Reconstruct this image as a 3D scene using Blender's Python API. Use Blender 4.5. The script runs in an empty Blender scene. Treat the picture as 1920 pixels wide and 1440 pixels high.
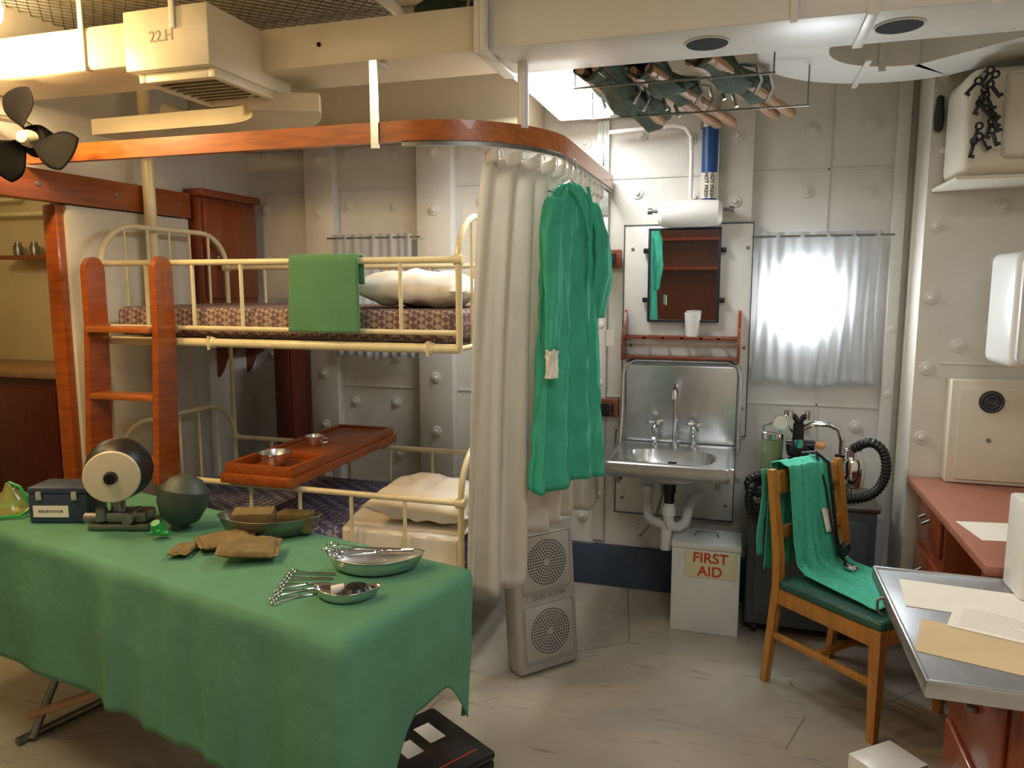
import bpy, bmesh, math, random
from mathutils import Vector, Matrix, noise
random.seed(4)
S=bpy.context.scene; COL=S.collection
pi=math.pi; sin=math.sin; cos=math.cos
def srgb(h):
    c=[int(h[i:i+2],16)/255 for i in (0,2,4)]
    return tuple((x/12.92 if x<=.04045 else ((x+.055)/1.055)**2.4) for x in c)
# ------------------------------------------------------------ materials
def M(name,hx,rough=.5,metal=0,var=.1,scale=5,bump=0,bscale=80,em=0,transl=0,stretch=None,trans=0,alpha=1,coat=0,sheer=0,spec=None):
    m=bpy.data.materials.new(name); m.use_nodes=True; nt=m.node_tree; N=nt.nodes; L=nt.links
    b=N['Principled BSDF']; c=srgb(hx)
    tc=N.new('ShaderNodeTexCoord'); mp=N.new('ShaderNodeMapping'); L.new(tc.outputs['Object'],mp.inputs[0])
    if stretch: mp.inputs['Scale'].default_value=stretch
    nz=N.new('ShaderNodeTexNoise'); nz.inputs['Scale'].default_value=scale; nz.inputs['Detail'].default_value=6
    nz.inputs['Roughness'].default_value=.62
    L.new(mp.outputs[0],nz.inputs['Vector'])
    cr=N.new('ShaderNodeValToRGB'); cr.color_ramp.elements[0].position=.3; cr.color_ramp.elements[1].position=.7
    cr.color_ramp.elements[0].color=tuple(x*(1-var) for x in c)+(1,)
    cr.color_ramp.elements[1].color=tuple(min(1,x*(1+var)) for x in c)+(1,)
    L.new(nz.outputs['Fac'],cr.inputs[0]); L.new(cr.outputs[0],b.inputs['Base Color'])
    b.inputs['Roughness'].default_value=rough; b.inputs['Metallic'].default_value=metal
    b.inputs['Coat Weight'].default_value=coat
    if spec is not None: b.inputs['Specular IOR Level'].default_value=spec
    if trans: b.inputs['Transmission Weight'].default_value=trans
    if em:
        b.inputs['Emission Strength'].default_value=em; b.inputs['Emission Color'].default_value=c+(1,)
    if bump:
        n2=N.new('ShaderNodeTexNoise'); n2.inputs['Scale'].default_value=bscale; n2.inputs['Detail'].default_value=3
        L.new(mp.outputs[0],n2.inputs['Vector'])
        bp=N.new('ShaderNodeBump'); bp.inputs['Strength'].default_value=bump; bp.inputs['Distance'].default_value=.01
        L.new(n2.outputs['Fac'],bp.inputs['Height']); L.new(bp.outputs[0],b.inputs['Normal'])
    if transl:
        t=N.new('ShaderNodeBsdfTranslucent'); L.new(cr.outputs[0],t.inputs[0])
        mx=N.new('ShaderNodeMixShader'); mx.inputs[0].default_value=transl
        L.new(b.outputs[0],mx.inputs[1]); L.new(t.outputs[0],mx.inputs[2]); last=mx
        if sheer:
            tp=N.new('ShaderNodeBsdfTransparent'); m2=N.new('ShaderNodeMixShader'); m2.inputs[0].default_value=sheer
            L.new(mx.outputs[0],m2.inputs[1]); L.new(tp.outputs[0],m2.inputs[2]); last=m2
        L.new(last.outputs[0],N['Material Output'].inputs[0])
    return m
def pattern_mat(name,c1,c2,sc,rough=.8):
    m=bpy.data.materials.new(name); m.use_nodes=True; nt=m.node_tree; N=nt.nodes; L=nt.links
    b=N['Principled BSDF']; b.inputs['Roughness'].default_value=rough
    tc=N.new('ShaderNodeTexCoord'); mp=N.new('ShaderNodeMapping'); L.new(tc.outputs['Object'],mp.inputs[0])
    mp.inputs['Rotation'].default_value=(.6,.6,pi/4)
    ck=N.new('ShaderNodeTexChecker'); ck.inputs['Scale'].default_value=sc
    ck.inputs[1].default_value=srgb(c1)+(1,); ck.inputs[2].default_value=srgb(c2)+(1,)
    L.new(mp.outputs[0],ck.inputs[0])
    v=N.new('ShaderNodeTexVoronoi'); v.inputs['Scale'].default_value=sc*.42; v.distance='CHEBYCHEV'; v.inputs['Randomness'].default_value=0
    mp2=N.new('ShaderNodeMapping'); L.new(tc.outputs['Object'],mp2.inputs[0]); L.new(mp2.outputs[0],v.inputs['Vector'])
    cr=N.new('ShaderNodeValToRGB'); cr.color_ramp.interpolation='CONSTANT'
    e=cr.color_ramp.elements; e[0].position=0; e[0].color=(0,0,0,1); e[1].position=.22; e[1].color=(1,1,1,1)
    a=e.new(.36); a.color=(0,0,0,1)
    L.new(v.outputs['Distance'],cr.inputs[0])
    mx=N.new('ShaderNodeMix'); mx.data_type='RGBA'
    L.new(cr.outputs[0],mx.inputs[0]); L.new(ck.outputs[0],mx.inputs[6]); mx.inputs[7].default_value=srgb(c2)+(1,)
    L.new(mx.outputs[2],b.inputs['Base Color'])
    return m
mWall=M('painted_wall','D8D6D1',.42,var=.10,scale=2.5,bump=.35,bscale=9)
mCream=M('cream_wall','DAD5C9',.45,var=.08,scale=2.5,bump=.2,bscale=9)
mAnnex=M('annex_wall','D8C69A',.5,var=.08,scale=2.5)
mCeil=M('ceiling_paint','CBC2AC',.6,var=.12,scale=2)
mDuct=M('duct_paint','E0D4B8',.4,var=.07,scale=4)
mDuctW=M('duct_paint_white','D8D5CD',.4,var=.06,scale=4)
mWhite=M('white_enamel','E6E5E2',.3,var=.04,scale=6)
mDoor=M('white_door_paint','DDD6C4',.5,var=.06)
mCreamM=M('cream_enamel_metal','E9DDB4',.3,var=.1,scale=14)
mSafe=M('safe_cream_enamel','DDD6C3',.35,var=.05,scale=5)
mWood=M('varnished_wood','A5521F',.3,var=.3,scale=6,stretch=(1,1,8),coat=.3)
mWoodX=M('varnished_wood_grain','B2642C',.3,var=.3,scale=6,stretch=(1.2,10,10),coat=.3)
mWoodT=M('track_board_wood','98501F',.35,var=.25,scale=5,stretch=(8,1,8),coat=.25)
mWoodR=M('red_brown_wood','863F20',.3,var=.25,scale=5,stretch=(6,6,1),coat=.3)
mWoodB=M('brown_bookcase_wood','5A3020',.35,var=.25,scale=5,stretch=(6,6,1),coat=.2)
mWoodRd=M('dark_red_wood','5C2118',.35,var=.25,scale=5,stretch=(6,6,1),coat=.2)
mWoodC=M('chair_beech','B57A34',.35,var=.22,scale=6,stretch=(8,8,1),coat=.3)
mWoodP=M('pale_wood_handles','A07A58',.5,var=.25,scale=6)
mTray=M('tray_wood','A5541F',.32,var=.25,scale=5,stretch=(9,1,9),coat=.2)
mDesk=M('desk_laminate','A26752',.4,var=.12,scale=30)
mSteel=M('stainless_steel','D2D4D6',.3,1,var=.08,scale=20)
mSteelD=M('worn_steel','8A8A86',.38,1,var=.15,scale=20)
mChrome=M('chrome','DADADA',.12,1,var=.03)
mBrass=M('aged_steel_tin','8A7A4C',.4,.8,var=.25,scale=20)
mBlack=M('black_rubber','101115',.45,var=.2)
mBlackP=M('black_plastic','17171A',.3,var=.2)
mFan=M('fan_blade_black','08080A',.75,var=.2,spec=.15)
mGreyC=M('grey_painted_cabinet','4C535C',.45,var=.12)
mSpk=M('grey_case_paint','A6A39E',.5,var=.08,scale=8)
mSkirt=M('blue_grey_skirting','39465A',.5,var=.25,scale=5)
mSurg=M('surgical_green_cloth','558A6C',.88,var=.10,scale=5,bump=.45,bscale=14)
mSurg2=M('towel_green','5C9068',.9,var=.08,scale=8,bump=.2,bscale=120)
mGown=M('gown_green','4CC2A2',.85,var=.1,scale=8,bump=.4,bscale=26,transl=.22)
mTowel=M('chair_towel_green','4CB99C',.9,var=.15,scale=60,bump=.5,bscale=200)
mCurt=M('curtain_white','EAE6DE',.85,var=.04,scale=10,bump=.1,bscale=60,transl=.45)
mSheer=M('sheer_curtain','E2E4E6',.9,var=.05,scale=10,transl=.5,sheer=.18)
mLinen=M('white_linen','E9E2D6',.85,var=.05,scale=6,bump=.3,bscale=14)
mMat1=pattern_mat('mattress_ticking','A8947F','6E545A',52)
mMat2=pattern_mat('mattress_ticking_blue','9B9AA8','51527A',34)
mSeat=M('green_vinyl','2B564C',.45,var=.12,scale=12,bump=.15,bscale=120)
mCanvas=M('green_canvas','3A4A3A',.85,var=.3,scale=20,bump=.4)
mPaper=M('paper','EAE4D6',.8,var=.03)
mManila=M('manila_card','CDB48A',.8,var=.06)
mPacket=M('brown_packet','7A663E',.85,var=.22,scale=16,bump=.7,bscale=28)
mBlueB=M('blue_painted_case','2A3A50',.45,var=.15)
mBluePipe=M('blue_pipe_paint','1F4C8C',.35,var=.08)
mRubberG=M('grey_green_rubber','36443B',.5,var=.15)
mGreenGl=M('green_clear_plastic','3FC56A',.2,trans=.5)
mYelCl=M('yellow_clear_plastic','D9D98A',.15,trans=.8)
mGlass=M('green_fluid_jar','9CAF86',.1,trans=.35)
mRed=M('red_paint','D2402C',.5)
mInk=M('dark_ink','2A2A33',.6)
mPencil=M('faint_pencil','7C7972',.6)
mFaint=M('very_faint_pencil','A89C80',.6)
mEmb=M('emblem_navy','1E2434',.4)
mMirror=M('mirror_glass','E8E8E8',.02,1,var=0)
mPlastic=M('cream_plate','E8E0B8',.5)
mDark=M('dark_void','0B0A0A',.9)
mLens=M('diffuser_glow','FFFBEF',.4,em=3.2)
mGlobe=M('warm_globe_glow','FFD27A',.4,em=12)
mPort=M('porthole_daylight','F4FAFF',.3,em=42)
mPort2=M('porthole_daylight_dim','F4FAFF',.3,em=.5)
def floor_mat():
    m=M('worn_deck_floor','A7A194',.28,var=.13,scale=2.2,bump=.08,bscale=5)
    nt=m.node_tree;N=nt.nodes;L=nt.links
    b=N['Principled BSDF']
    src=b.inputs['Base Color'].links[0].from_socket
    tc=N.new('ShaderNodeTexCoord'); v=N.new('ShaderNodeTexVoronoi'); v.feature='DISTANCE_TO_EDGE'; v.inputs['Scale'].default_value=1.1
    L.new(tc.outputs['Object'],v.inputs['Vector'])
    n=N.new('ShaderNodeTexNoise'); n.inputs['Scale'].default_value=3.5; L.new(tc.outputs['Object'],n.inputs['Vector'])
    a=N.new('ShaderNodeMath'); a.operation='LESS_THAN'; a.inputs[1].default_value=.0035; L.new(v.outputs['Distance'],a.inputs[0])
    g=N.new('ShaderNodeMath'); g.operation='GREATER_THAN'; g.inputs[1].default_value=.55; L.new(n.outputs['Fac'],g.inputs[0])
    k=N.new('ShaderNodeMath'); k.operation='MULTIPLY'; L.new(a.outputs[0],k.inputs[0]); L.new(g.outputs[0],k.inputs[1])
    k2=N.new('ShaderNodeMath'); k2.operation='MULTIPLY'; k2.inputs[1].default_value=.5; L.new(k.outputs[0],k2.inputs[0])
    mp=N.new('ShaderNodeMapping'); mp.inputs['Scale'].default_value=(1,6,1); mp.inputs['Rotation'].default_value=(0,0,.7); L.new(tc.outputs['Object'],mp.inputs[0])
    s=N.new('ShaderNodeTexNoise'); s.inputs['Scale'].default_value=7; s.inputs['Detail'].default_value=8; L.new(mp.outputs[0],s.inputs['Vector'])
    sr=N.new('ShaderNodeMapRange'); sr.inputs[1].default_value=.60; sr.inputs[2].default_value=.75; sr.inputs[3].default_value=0; sr.inputs[4].default_value=.5; L.new(s.outputs['Fac'],sr.inputs[0])
    ad=N.new('ShaderNodeMath'); ad.operation='MAXIMUM'; L.new(k2.outputs[0],ad.inputs[0]); L.new(sr.outputs[0],ad.inputs[1])
    mx=N.new('ShaderNodeMix'); mx.data_type='RGBA'; L.new(ad.outputs[0],mx.inputs[0]); L.new(src,mx.inputs[6]); mx.inputs[7].default_value=(.06,.05,.04,1)
    L.new(mx.outputs[2],b.inputs['Base Color'])
    return m
mFloor=floor_mat()
# ------------------------------------------------------------ mesh builder
def frame(d):
    d=Vector(d).normalized(); a=Vector((0,0,1)) if abs(d.z)<.95 else Vector((1,0,0))
    x=a.cross(d).normalized(); return x,d.cross(x)
class B:
    def __init__(s): s.bm=bmesh.new()
    def box(s,x0,x1,y0,y1,z0,z1,bev=0,mat=None,seg=2):
        m=Matrix.Translation(((x0+x1)/2,(y0+y1)/2,(z0+z1)/2))@Matrix.Diagonal((abs(x1-x0),abs(y1-y0),abs(z1-z0),1))
        if mat is not None: m=mat@m
        r=bmesh.ops.create_cube(s.bm,size=1,matrix=m)
        if bev:
            ed=set(e for v in r['verts'] for e in v.link_edges)
            bmesh.ops.bevel(s.bm,geom=list(ed),offset=bev,segments=seg,affect='EDGES',profile=.5)
        return s
    def rings(s,rings,closed_end=True,cap=True):
        V=[[s.bm.verts.new(p) for p in r] for r in rings]; n=len(V[0])
        for i in range(len(V)-1+(0 if closed_end else 1)):
            a=V[i]; b=V[(i+1)%len(V)]
            for j in range(n):
                s.bm.faces.new((a[j],a[(j+1)%n],b[(j+1)%n],b[j]))
        if cap and closed_end:
            s.bm.faces.new(list(reversed(V[0]))); s.bm.faces.new(V[-1])
        return s
    def cyl(s,p0,p1,r0,r1=None,seg=16):
        p0=Vector(p0);p1=Vector(p1); r1=r0 if r1 is None else r1
        x,y=frame(p1-p0)
        return s.rings([[p+(x*cos(2*pi*k/seg)+y*sin(2*pi*k/seg))*r for k in range(seg)] for p,r in ((p0,r0),(p1,r1))])
    def tube(s,pts,r,seg=8,closed=False,wave=None):
        P=[Vector(p) for p in pts]; n=len(P); rings=[]
        x=None
        for i,p in enumerate(P):
            if closed: d=P[(i+1)%n]-P[i-1]
            else: d=P[min(i+1,n-1)]-P[max(i-1,0)]
            d.normalize()
            if x is None: x,_=frame(d)
            x=(x-d*x.dot(d)).normalized(); y=d.cross(x)
            rr=r[i] if isinstance(r,(list,tuple)) else r
            rings.append([p+(x*cos(2*pi*k/seg)+y*sin(2*pi*k/seg))*rr for k in range(seg)])
        return s.rings(rings,closed_end=not closed)
    def lathe(s,prof,c=(0,0,0),seg=24,mat=None):
        mt=Matrix.Translation(c)@(mat or Matrix())
        rr=[[mt@Vector((max(r,1e-5)*cos(2*pi*k/seg),max(r,1e-5)*sin(2*pi*k/seg),z)) for k in range(seg)] for r,z in prof]
        return s.rings(rr)
    def grid(s,f,nu,nv,cu=False):
        V=[[s.bm.verts.new(f(i/nu,j/nv)) for j in range(nv+1)] for i in range(nu+(0 if cu else 1))]
        for i in range(nu):
            a=V[i]; b=V[(i+1)%len(V)]
            for j in range(nv): s.bm.faces.new((a[j],b[j],b[j+1],a[j+1]))
        return s
    def ribbon(s,path,t,z0,z1):
        n=len(path); rings=[]
        for i in range(n):
            a=Vector(path[max(i-1,0)]);b=Vector(path[min(i+1,n-1)]); d=(b-a).normalized(); nn=Vector((-d.y,d.x)); p=Vector(path[i])
            l=p+nn*t/2; r=p-nn*t/2
            rings.append([(l.x,l.y,z0),(r.x,r.y,z0),(r.x,r.y,z1),(l.x,l.y,z1)])
        return s.rings(rings)
    def poly(s,pts,fn,t0,t1):
        a=[s.bm.verts.new(fn(u,v,t0)) for u,v in pts]; b=[s.bm.verts.new(fn(u,v,t1)) for u,v in pts]; n=len(pts)
        s.bm.faces.new(list(reversed(a))); s.bm.faces.new(b)
        for i in range(n): s.bm.faces.new((a[i],a[(i+1)%n],b[(i+1)%n],b[i]))
        return s
    def xf(s,m):
        for v in s.bm.verts: v.co=m@v.co
        return s
OFF={}
def fin(name,b,mat,parent=None,world=None,label=None,solid=0,sub=0,weld=False,angle=35):
    bm=b.bm
    if weld: bmesh.ops.remove_doubles(bm,verts=bm.verts,dist=1e-4)
    bmesh.ops.recalc_face_normals(bm,faces=bm.faces)
    if world is not None:
        for v in bm.verts: v.co-=world
    lo=Vector((min(v.co[i] for v in bm.verts) for i in range(3))); hi=Vector((max(v.co[i] for v in bm.verts) for i in range(3)))
    c=(lo+hi)/2
    if parent is None: c=Vector((c.x,c.y,lo.z))
    for v in bm.verts: v.co-=c
    me=bpy.data.meshes.new(name); bm.to_mesh(me); bm.free(); me.materials.append(mat)
    for p in me.polygons: p.use_smooth=True
    try: me.set_sharp_from_angle(angle=math.radians(angle))
    except Exception: pass
    o=bpy.data.objects.new(name,me); COL.objects.link(o)
    if parent is not None:
        o.parent=parent; o.location=c-OFF.get(parent.name,Vector())
    else: o.location=c
    OFF[o.name]=c if parent is not None else Vector()
    if label: o['label']=label
    if solid:
        k=o.modifiers.new('solid','SOLIDIFY'); k.thickness=solid; k.offset=0
    if sub:
        k=o.modifiers.new('sub','SUBSURF'); k.levels=sub; k.render_levels=sub
    return o
class T:
    def __init__(s,name,label,cat,base=(0,0,0),rot=0,world=True,group=None,rx=0,ry=0):
        e=bpy.data.objects.new(name,None); e.empty_display_size=.05; e.location=base; e.rotation_euler=(rx,ry,rot); COL.objects.link(e)
        e['label']=label; e['category']=cat
        if group: e['group']=group
        s.e=e; s.w=Vector(base) if world else None; OFF[e.name]=Vector()
    def p(s,name,b,mat,parent=None,**k): return fin(name,b,mat,parent or s.e,world=s.w,**k)
def one(name,b,mat,label,cat,group=None,**k):
    o=fin(name,b,mat,**k); o['label']=label; o['category']=cat
    if group:o['group']=group
    return o
def struct(name,b,mat,label=None):
    o=fin(name,b,mat); o['kind']='structure'
    if label:o['label']=label
    return o
def text(body,size,m,ext=.0006,off=0):
    cu=bpy.data.curves.new('t','FONT'); cu.body=body; cu.size=size; cu.align_x='CENTER'; cu.align_y='CENTER'; cu.extrude=ext; cu.offset=off
    o=bpy.data.objects.new('t',cu); COL.objects.link(o)
    dg=bpy.context.evaluated_depsgraph_get(); me=bpy.data.meshes.new_from_object(o.evaluated_get(dg))
    b=B(); b.bm.from_mesh(me); bpy.data.objects.remove(o); bpy.data.meshes.remove(me)
    return b.xf(m)
RX90=Matrix.Rotation(pi/2,4,'X')
def TX(x,y,z): return Matrix.Translation((x,y,z))
def RZ(a): return Matrix.Rotation(a,4,'Z')
def RY(a): return Matrix.Rotation(a,4,'Y')
def RXm(a): return Matrix.Rotation(a,4,'X')
# ------------------------------------------------------------ camera
cam=bpy.data.cameras.new('camera'); co=bpy.data.objects.new('camera',cam); COL.objects.link(co)
co.location=(0,0,1.6); co.rotation_euler=(math.radians(82.5),0,math.radians(17)); cam.lens=26.25; cam.sensor_width=36; cam.clip_start=.05
S.camera=co
# ------------------------------------------------------------ shell
YW=3.85; XL=-2.8; XR=1.42; ZC=2.75; YF=-1.3
struct('floor',B().box(-5.6,XR+.1,YF-.1,4.5,-.1,0),mFloor)
struct('ceiling',B().box(-5.6,XR+.1,YF-.1,4.5,ZC,ZC+.1),mCeil)
b=B().box(XL-.08,XR+.1,YW,YW+.1,0,ZC)
STUD=[(.030,0),(.029,.006),(.024,.008),(.013,.008),(.011,.020),(.004,.022),(0,.022)]
random.seed(2)
for i in range(16):
    for j in range(9):
        x=-2.68+i*.27+random.uniform(-.02,.02); z=.36+j*.28+random.uniform(-.02,.02)
        if x>.68: continue
        b.lathe(STUD,(x,YW,z),14,RXm(pi/2))
for z in (1.02,2.13): b.box(-2.7,.72,YW-.006,YW,z,z+.012,.002)
for x in (-1.25,.36): b.box(x,x+.012,YW-.006,YW,.23,ZC,.002)
struct('wall_back',b,mWall)
struct('wall_right',B().box(XR,XR+.1,YF,YW+.1,0,ZC),mCream)
struct('wall_front',B().box(-5.6,XR+.1,YF-.1,YF,0,ZC),mCream)
b=B().box(XL-.03,XL,2.53,YW,0,ZC).box(XL-.03,XL,YF,1.5,0,ZC).box(XL-.03,XL,1.5,2.53,2.05,ZC)
struct('wall_left',b,mWall)
struct('wall_annex_back',B().box(-5.6,XL-.03,4.2,4.3,0,ZC),mAnnex)
struct('wall_annex_left',B().box(-5.7,-5.6,YF,4.3,0,ZC),mAnnex)
b=B().box(.72,XR,3.55,YW,0,ZC)
for z in (.95,1.25,1.55,1.85,2.15,2.45): b.lathe(STUD,(.765,3.55,z),14,RXm(pi/2))
for x,z in ((1.0,1.42),(1.0,1.70),(1.0,1.92),(.88,1.35)): b.lathe(STUD,(x,3.55,z),14,RXm(pi/2))
b.box(.81,XR,3.545,3.55,1.27,1.28,.002)
struct('wall_return',b,mCream)
struct('baseboard_back',B().box(-2.3,.72,YW-.03,YW,0,.225,.004),mSkirt)
k=0
for x0,x1,z0,d in ((-2.38,-2.2,0,.07),(-1.69,-1.49,0,.08),(-.13,.03,1.9,.05),(-.72,-.66,.25,.03),(.64,.69,0,.05)):
    k+=1
    bb=B().box(x0,x1,YW-d,YW,z0,ZC,.005)
    for z in (.5,.8,1.1,1.4,1.7,2.0,2.3,2.55):
        if z>z0+.05: bb.lathe(STUD,((x0+x1)/2,YW-d,z),14,RXm(pi/2)) if x1-x0>.07 else bb.lathe([(.018,0),(.016,.004),(0,.008)],((x0+x1)/2,YW-d,z),12,RXm(pi/2))
    struct('trim_%d'%k,bb,mWall)
struct('trim_6',B().box(XL,-1.0,3.38,YW,2.36,ZC,.01),mCeil)
struct('trim_7',B().box(-2.8,1.42,3.0,3.12,2.6,ZC,.01),mCeil)
struct('trim_8',B().box(XL-.04,XL+.03,2.50,2.54,0,1.94,.004),mWood)
struct('trim_9',B().box(XL-.04,XL+.03,1.45,1.53,0,1.94,.004),mWood)
d=fin('door_1',B().box(XL+.005,XL+.045,2.542,3.28,.02,1.94,.004),mDoor); d['kind']='structure'
b=B().box(XL+.045,XL+.052,2.62,2.67,1.12,1.36,.003); b.cyl((XL+.05,2.645,1.24),(XL+.075,2.645,1.24),.008); b.tube([(XL+.075,2.645,1.24),(XL+.08,2.64,1.2),(XL+.075,2.645,1.16)],.009)
o=fin('handle',b,mSteelD,d); o.location=Vector((XL+.063,2.645,1.24))-(d.location)
t=T('sliding_door_track_board','long orange-brown varnished board carrying the sliding door',"door track",(XL+.04,2.3,1.95))
t.p('board',B().box(XL,XL+.065,1.3,3.28,1.945,2.07,.004),mWoodT)
for y in (1.9,2.4,2.8,3.2): t.p('screw',B().lathe([(.012,0),(.01,.004),(0,.005)],(XL+.065,y,2.01),10,RY(pi/2)),mSteelD)
# annex room contents
t=T('galley_counter','dark red cupboard with worn counter top seen through the doorway','counter',(-4.3,3.8,0))
t.p('body',B().box(-5.5,-3.3,3.62,4.19,.0,1.02,.006),mWoodRd)
t.p('worktop',B().box(-5.55,-3.25,3.58,4.19,1.02,1.06,.006),mWoodP)
for x in (-5.2,-4.6,-4.0): t.p('door',B().box(x,x+.5,3.6,3.62,.1,.95,.006),mWoodRd)
t=T('wall_shelf','small dark shelf with jars on cream wall beyond the doorway','shelf',(-4.6,4.1,1.75))
t.p('board',B().box(-5.0,-4.1,4.02,4.19,1.78,1.81,.003),mWoodR)
for x in (-4.9,-4.75,-4.5,-4.3): one('jar',B().lathe([(0,0),(.03,0),(.032,.06),(.022,.075),(.022,.09),(0,.092)],(x,4.1,1.811),14),mSteelD,'small dull metal jar on the dark wall shelf','jar',group='jars on the wall shelf')
one('water_pipe',B().tube([(-5.4,4.12,2.1),(-4.6,4.12,2.1),(-4.5,4.12,2.14),(-4.45,4.12,2.3),(-4.45,4.12,2.7)],.018),mCreamM,'cream painted pipe bending up the wall beyond the doorway','pipe')
one('water_pipe',B().tube([(-5.4,4.1,2.2),(-4.9,4.1,2.2),(-4.82,4.1,2.26),(-4.8,4.1,2.7)],.014),mCreamM,'thinner cream painted pipe on wall beyond the doorway','pipe')
# ------------------------------------------------------------ portholes and window curtains
def port(n,x,z,r,m):
    b=B().lathe([(0,0),(r,0),(r,.006),(0,.006)],(x,YW-.014,z),40,RXm(pi/2))
    o=struct('window_%d'%n,b,m)
    b=B(); b.tube([(x+(r+.015)*cos(a*pi/20),YW-.012,z+(r+.015)*sin(a*pi/20)) for a in range(40)],.017,8,closed=True)
    f=fin('window_frame',b,mWhite,o); f.location=Vector((x,YW-.012,z))-o.location
port(1,.275,1.535,.16,mPort); port(2,-1.96,1.55,.16,mPort2)
def curtain(x0,x1,z0,z1,y,folds,amp,label):
    t=T('window_curtain',label,'curtain',((x0+x1)/2,y,z0))
    def f(u,v):
        z=z1-(z1-z0)*v
        w=sin(2*pi*folds*u+.6*sin(7*u))*amp*(.5+.5*v)+.004*sin(31*u+4*v)
        return (x0+(x1-x0)*u+.008*sin(5*v+9*u)*v, y+w, z+.01*sin(9*u)*v)
    t.p('cloth',B().grid(f,160,24),mSheer,solid=.0015)
    t.p('rod',B().cyl((x0-.03,y-.002,z1-.02),(x1+.05,y-.002,z1-.02),.0045),mSteelD)
curtain(.065,.60,1.13,1.85,YW-.062,10,.008,'sheer white gathered curtain over a bright round porthole')
curtain(-2.19,-1.71,1.2,1.88,YW-.11,9,.010,'white gathered curtain on rod behind the bunks')
# ------------------------------------------------------------ ducts / ceiling gear
t=T('ventilation_duct','cream painted rectangular sheet-metal ventilation duct under the ceiling','ventilation duct',(-.3,2.5,2.35))
t.p('trunk',B().box(-1.66,-.83,2.38,2.65,2.35,2.49,.006),mDuct)
t.p('wide_trunk',B().box(-.8,XR-.01,2.36,2.66,2.345,2.62,.006),mDuctW)
t.p('flange',B().box(-.845,-.8,2.345,2.675,2.335,2.64,.004),mDuctW)
t.p('joint_strap',B().box(.3,.33,2.352,2.668,2.337,2.63,.003),mDuctW)
for x in (-.133,.405):
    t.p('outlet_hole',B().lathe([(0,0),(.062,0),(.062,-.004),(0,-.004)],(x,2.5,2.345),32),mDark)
    t.p('outlet_rim',B().tube([(x+.066*cos(a*pi/16),2.5+.066*sin(a*pi/16),2.343) for a in range(32)],.003,6,closed=True),mDuctW)
t.p('vent_box',B().box(-1.98,-1.65,2.1,2.56,2.30,2.49,.006),mDuct,label='cream vent box with louvred outlet')
b=B().box(-1.955,-1.93,2.13,2.48,2.27,2.30,.003).box(-1.68,-1.655,2.13,2.48,2.27,2.30,.003).box(-1.93,-1.68,2.13,2.155,2.27,2.30,.003).box(-1.93,-1.68,2.455,2.48,2.27,2.30,.003)
t.p('grille_frame',b,mDuct)
t.p('grille_cavity',B().box(-1.93,-1.68,2.155,2.455,2.296,2.299),mDark)
b=B()
for i in range(8): b.box(-1.93,-1.68,-.014,.014,-.001,.001,mat=TX(0,2.18+i*.036,2.283)@RXm(.7))
t.p('grille',b,mDuct)
arc=[(-2.0+.4*cos(a),2.33+.4*sin(a)) for a in [math.radians(20+i*5) for i in range(15)]]
arc+=[(-2.15,2.73),(-2.3,2.735),(-2.66,2.74)]
t.p('elbow',B().ribbon(arc,.25,2.235,2.298),mDuct)
t.p('branch_trunk',B().box(-2.79,-1.98,2.14,2.42,2.33,2.48,.02),mDuct)
t.p('panel_lettering',text('22.H',.05,TX(-1.83,2.099,2.40)@RX90,ext=.0003),mFaint)
t.p('plug',B().lathe([(.008,0),(.008,.003),(0,.003)],(-1.42,2.38,2.42),12,RXm(pi/2)),mDark)
for x in (-2.2,-1.79,-.82,.1,.6):
    yy=2.138 if x<-2 else (2.098 if x<-1.5 else (2.343 if x<-.8 else 2.358))
    z0=2.33 if x<-2 else (2.42 if x<-1.5 else 2.335)
    t.p('hanger_strap',B().box(x,x+.02,yy-.006,yy,z0,ZC,.001),mDuctW)
t=T('curved_duct','white painted curved flat duct elbow below the ceiling','ventilation duct',(.55,3.2,2.35))
arc=[(.55+.41*cos(a),2.95+.41*sin(a)) for a in [math.radians(188-i*6) for i in range(20)]]
arc=arc+[(1.0,3.03),(1.41,2.90)]
t.p('elbow',B().ribbon(arc,.24,2.42,2.55),mDuctW)
t.p('hanger_strap',B().box(.46,.485,3.22,3.226,2.40,ZC),mDuctW)
t.p('cross_strap',B().box(.40,.42,3.1,3.5,2.41,2.418),mDuctW)
# expanded metal
b=B(); p=.05;h=.0125
x0,x1,y0,y1=-2.66,-1.30,1.5,2.90
r=0;y=y0
while y<y1:
    pts=[]; x=x0;i=0
    while x<x1:
        pts.append((x,y+(h if (i%2)==0 else -h)*(1 if r%2==0 else -1),2.63)); x+=p/2;i+=1
    b.tube(pts,.003,4); y+=2*h; r+=1
t=T('cable_tray','expanded diamond-mesh metal tray fixed under the ceiling','cable tray',(-2,2.3,2.63))
t.p('mesh',b,mSteelD)
t.p('edge_frame',B().box(x0,x1,y0-.02,y0,2.615,2.65).box(x0,x1,y1,y1+.02,2.615,2.65).box(x1,x1+.02,y0-.02,y1+.02,2.615,2.65),mDuct)
for x in (-2.4,-1.6): t.p('support',B().box(x,x+.03,2.3,2.33,2.64,ZC),mDuct)
one('overhead_pipe',B().tube([(-2.64,3.0,2.42),(-2.55,3.08,2.38),(-2.4,3.2,2.34),(-2.2,3.3,2.32),(-1.9,3.32,2.31),(-.95,3.32,2.31)],.038,14),mDuct,'thick cream lagged pipe running under the ceiling above bunks','pipe')
one('thin_pipe',B().tube([(-.64,3.69,2.33),(-.33,3.69,2.345),(-.28,3.69,2.33),(-.255,3.69,2.29),(-.25,3.70,2.2),(-.25,3.71,2.01)],.010,10),mWhite,'thin white pipe bending down beside the blue pipe','pipe')
t=T('stanchion','cream painted vertical steel pole behind the bunks','pole',(-2.70,2.96,0))
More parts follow.
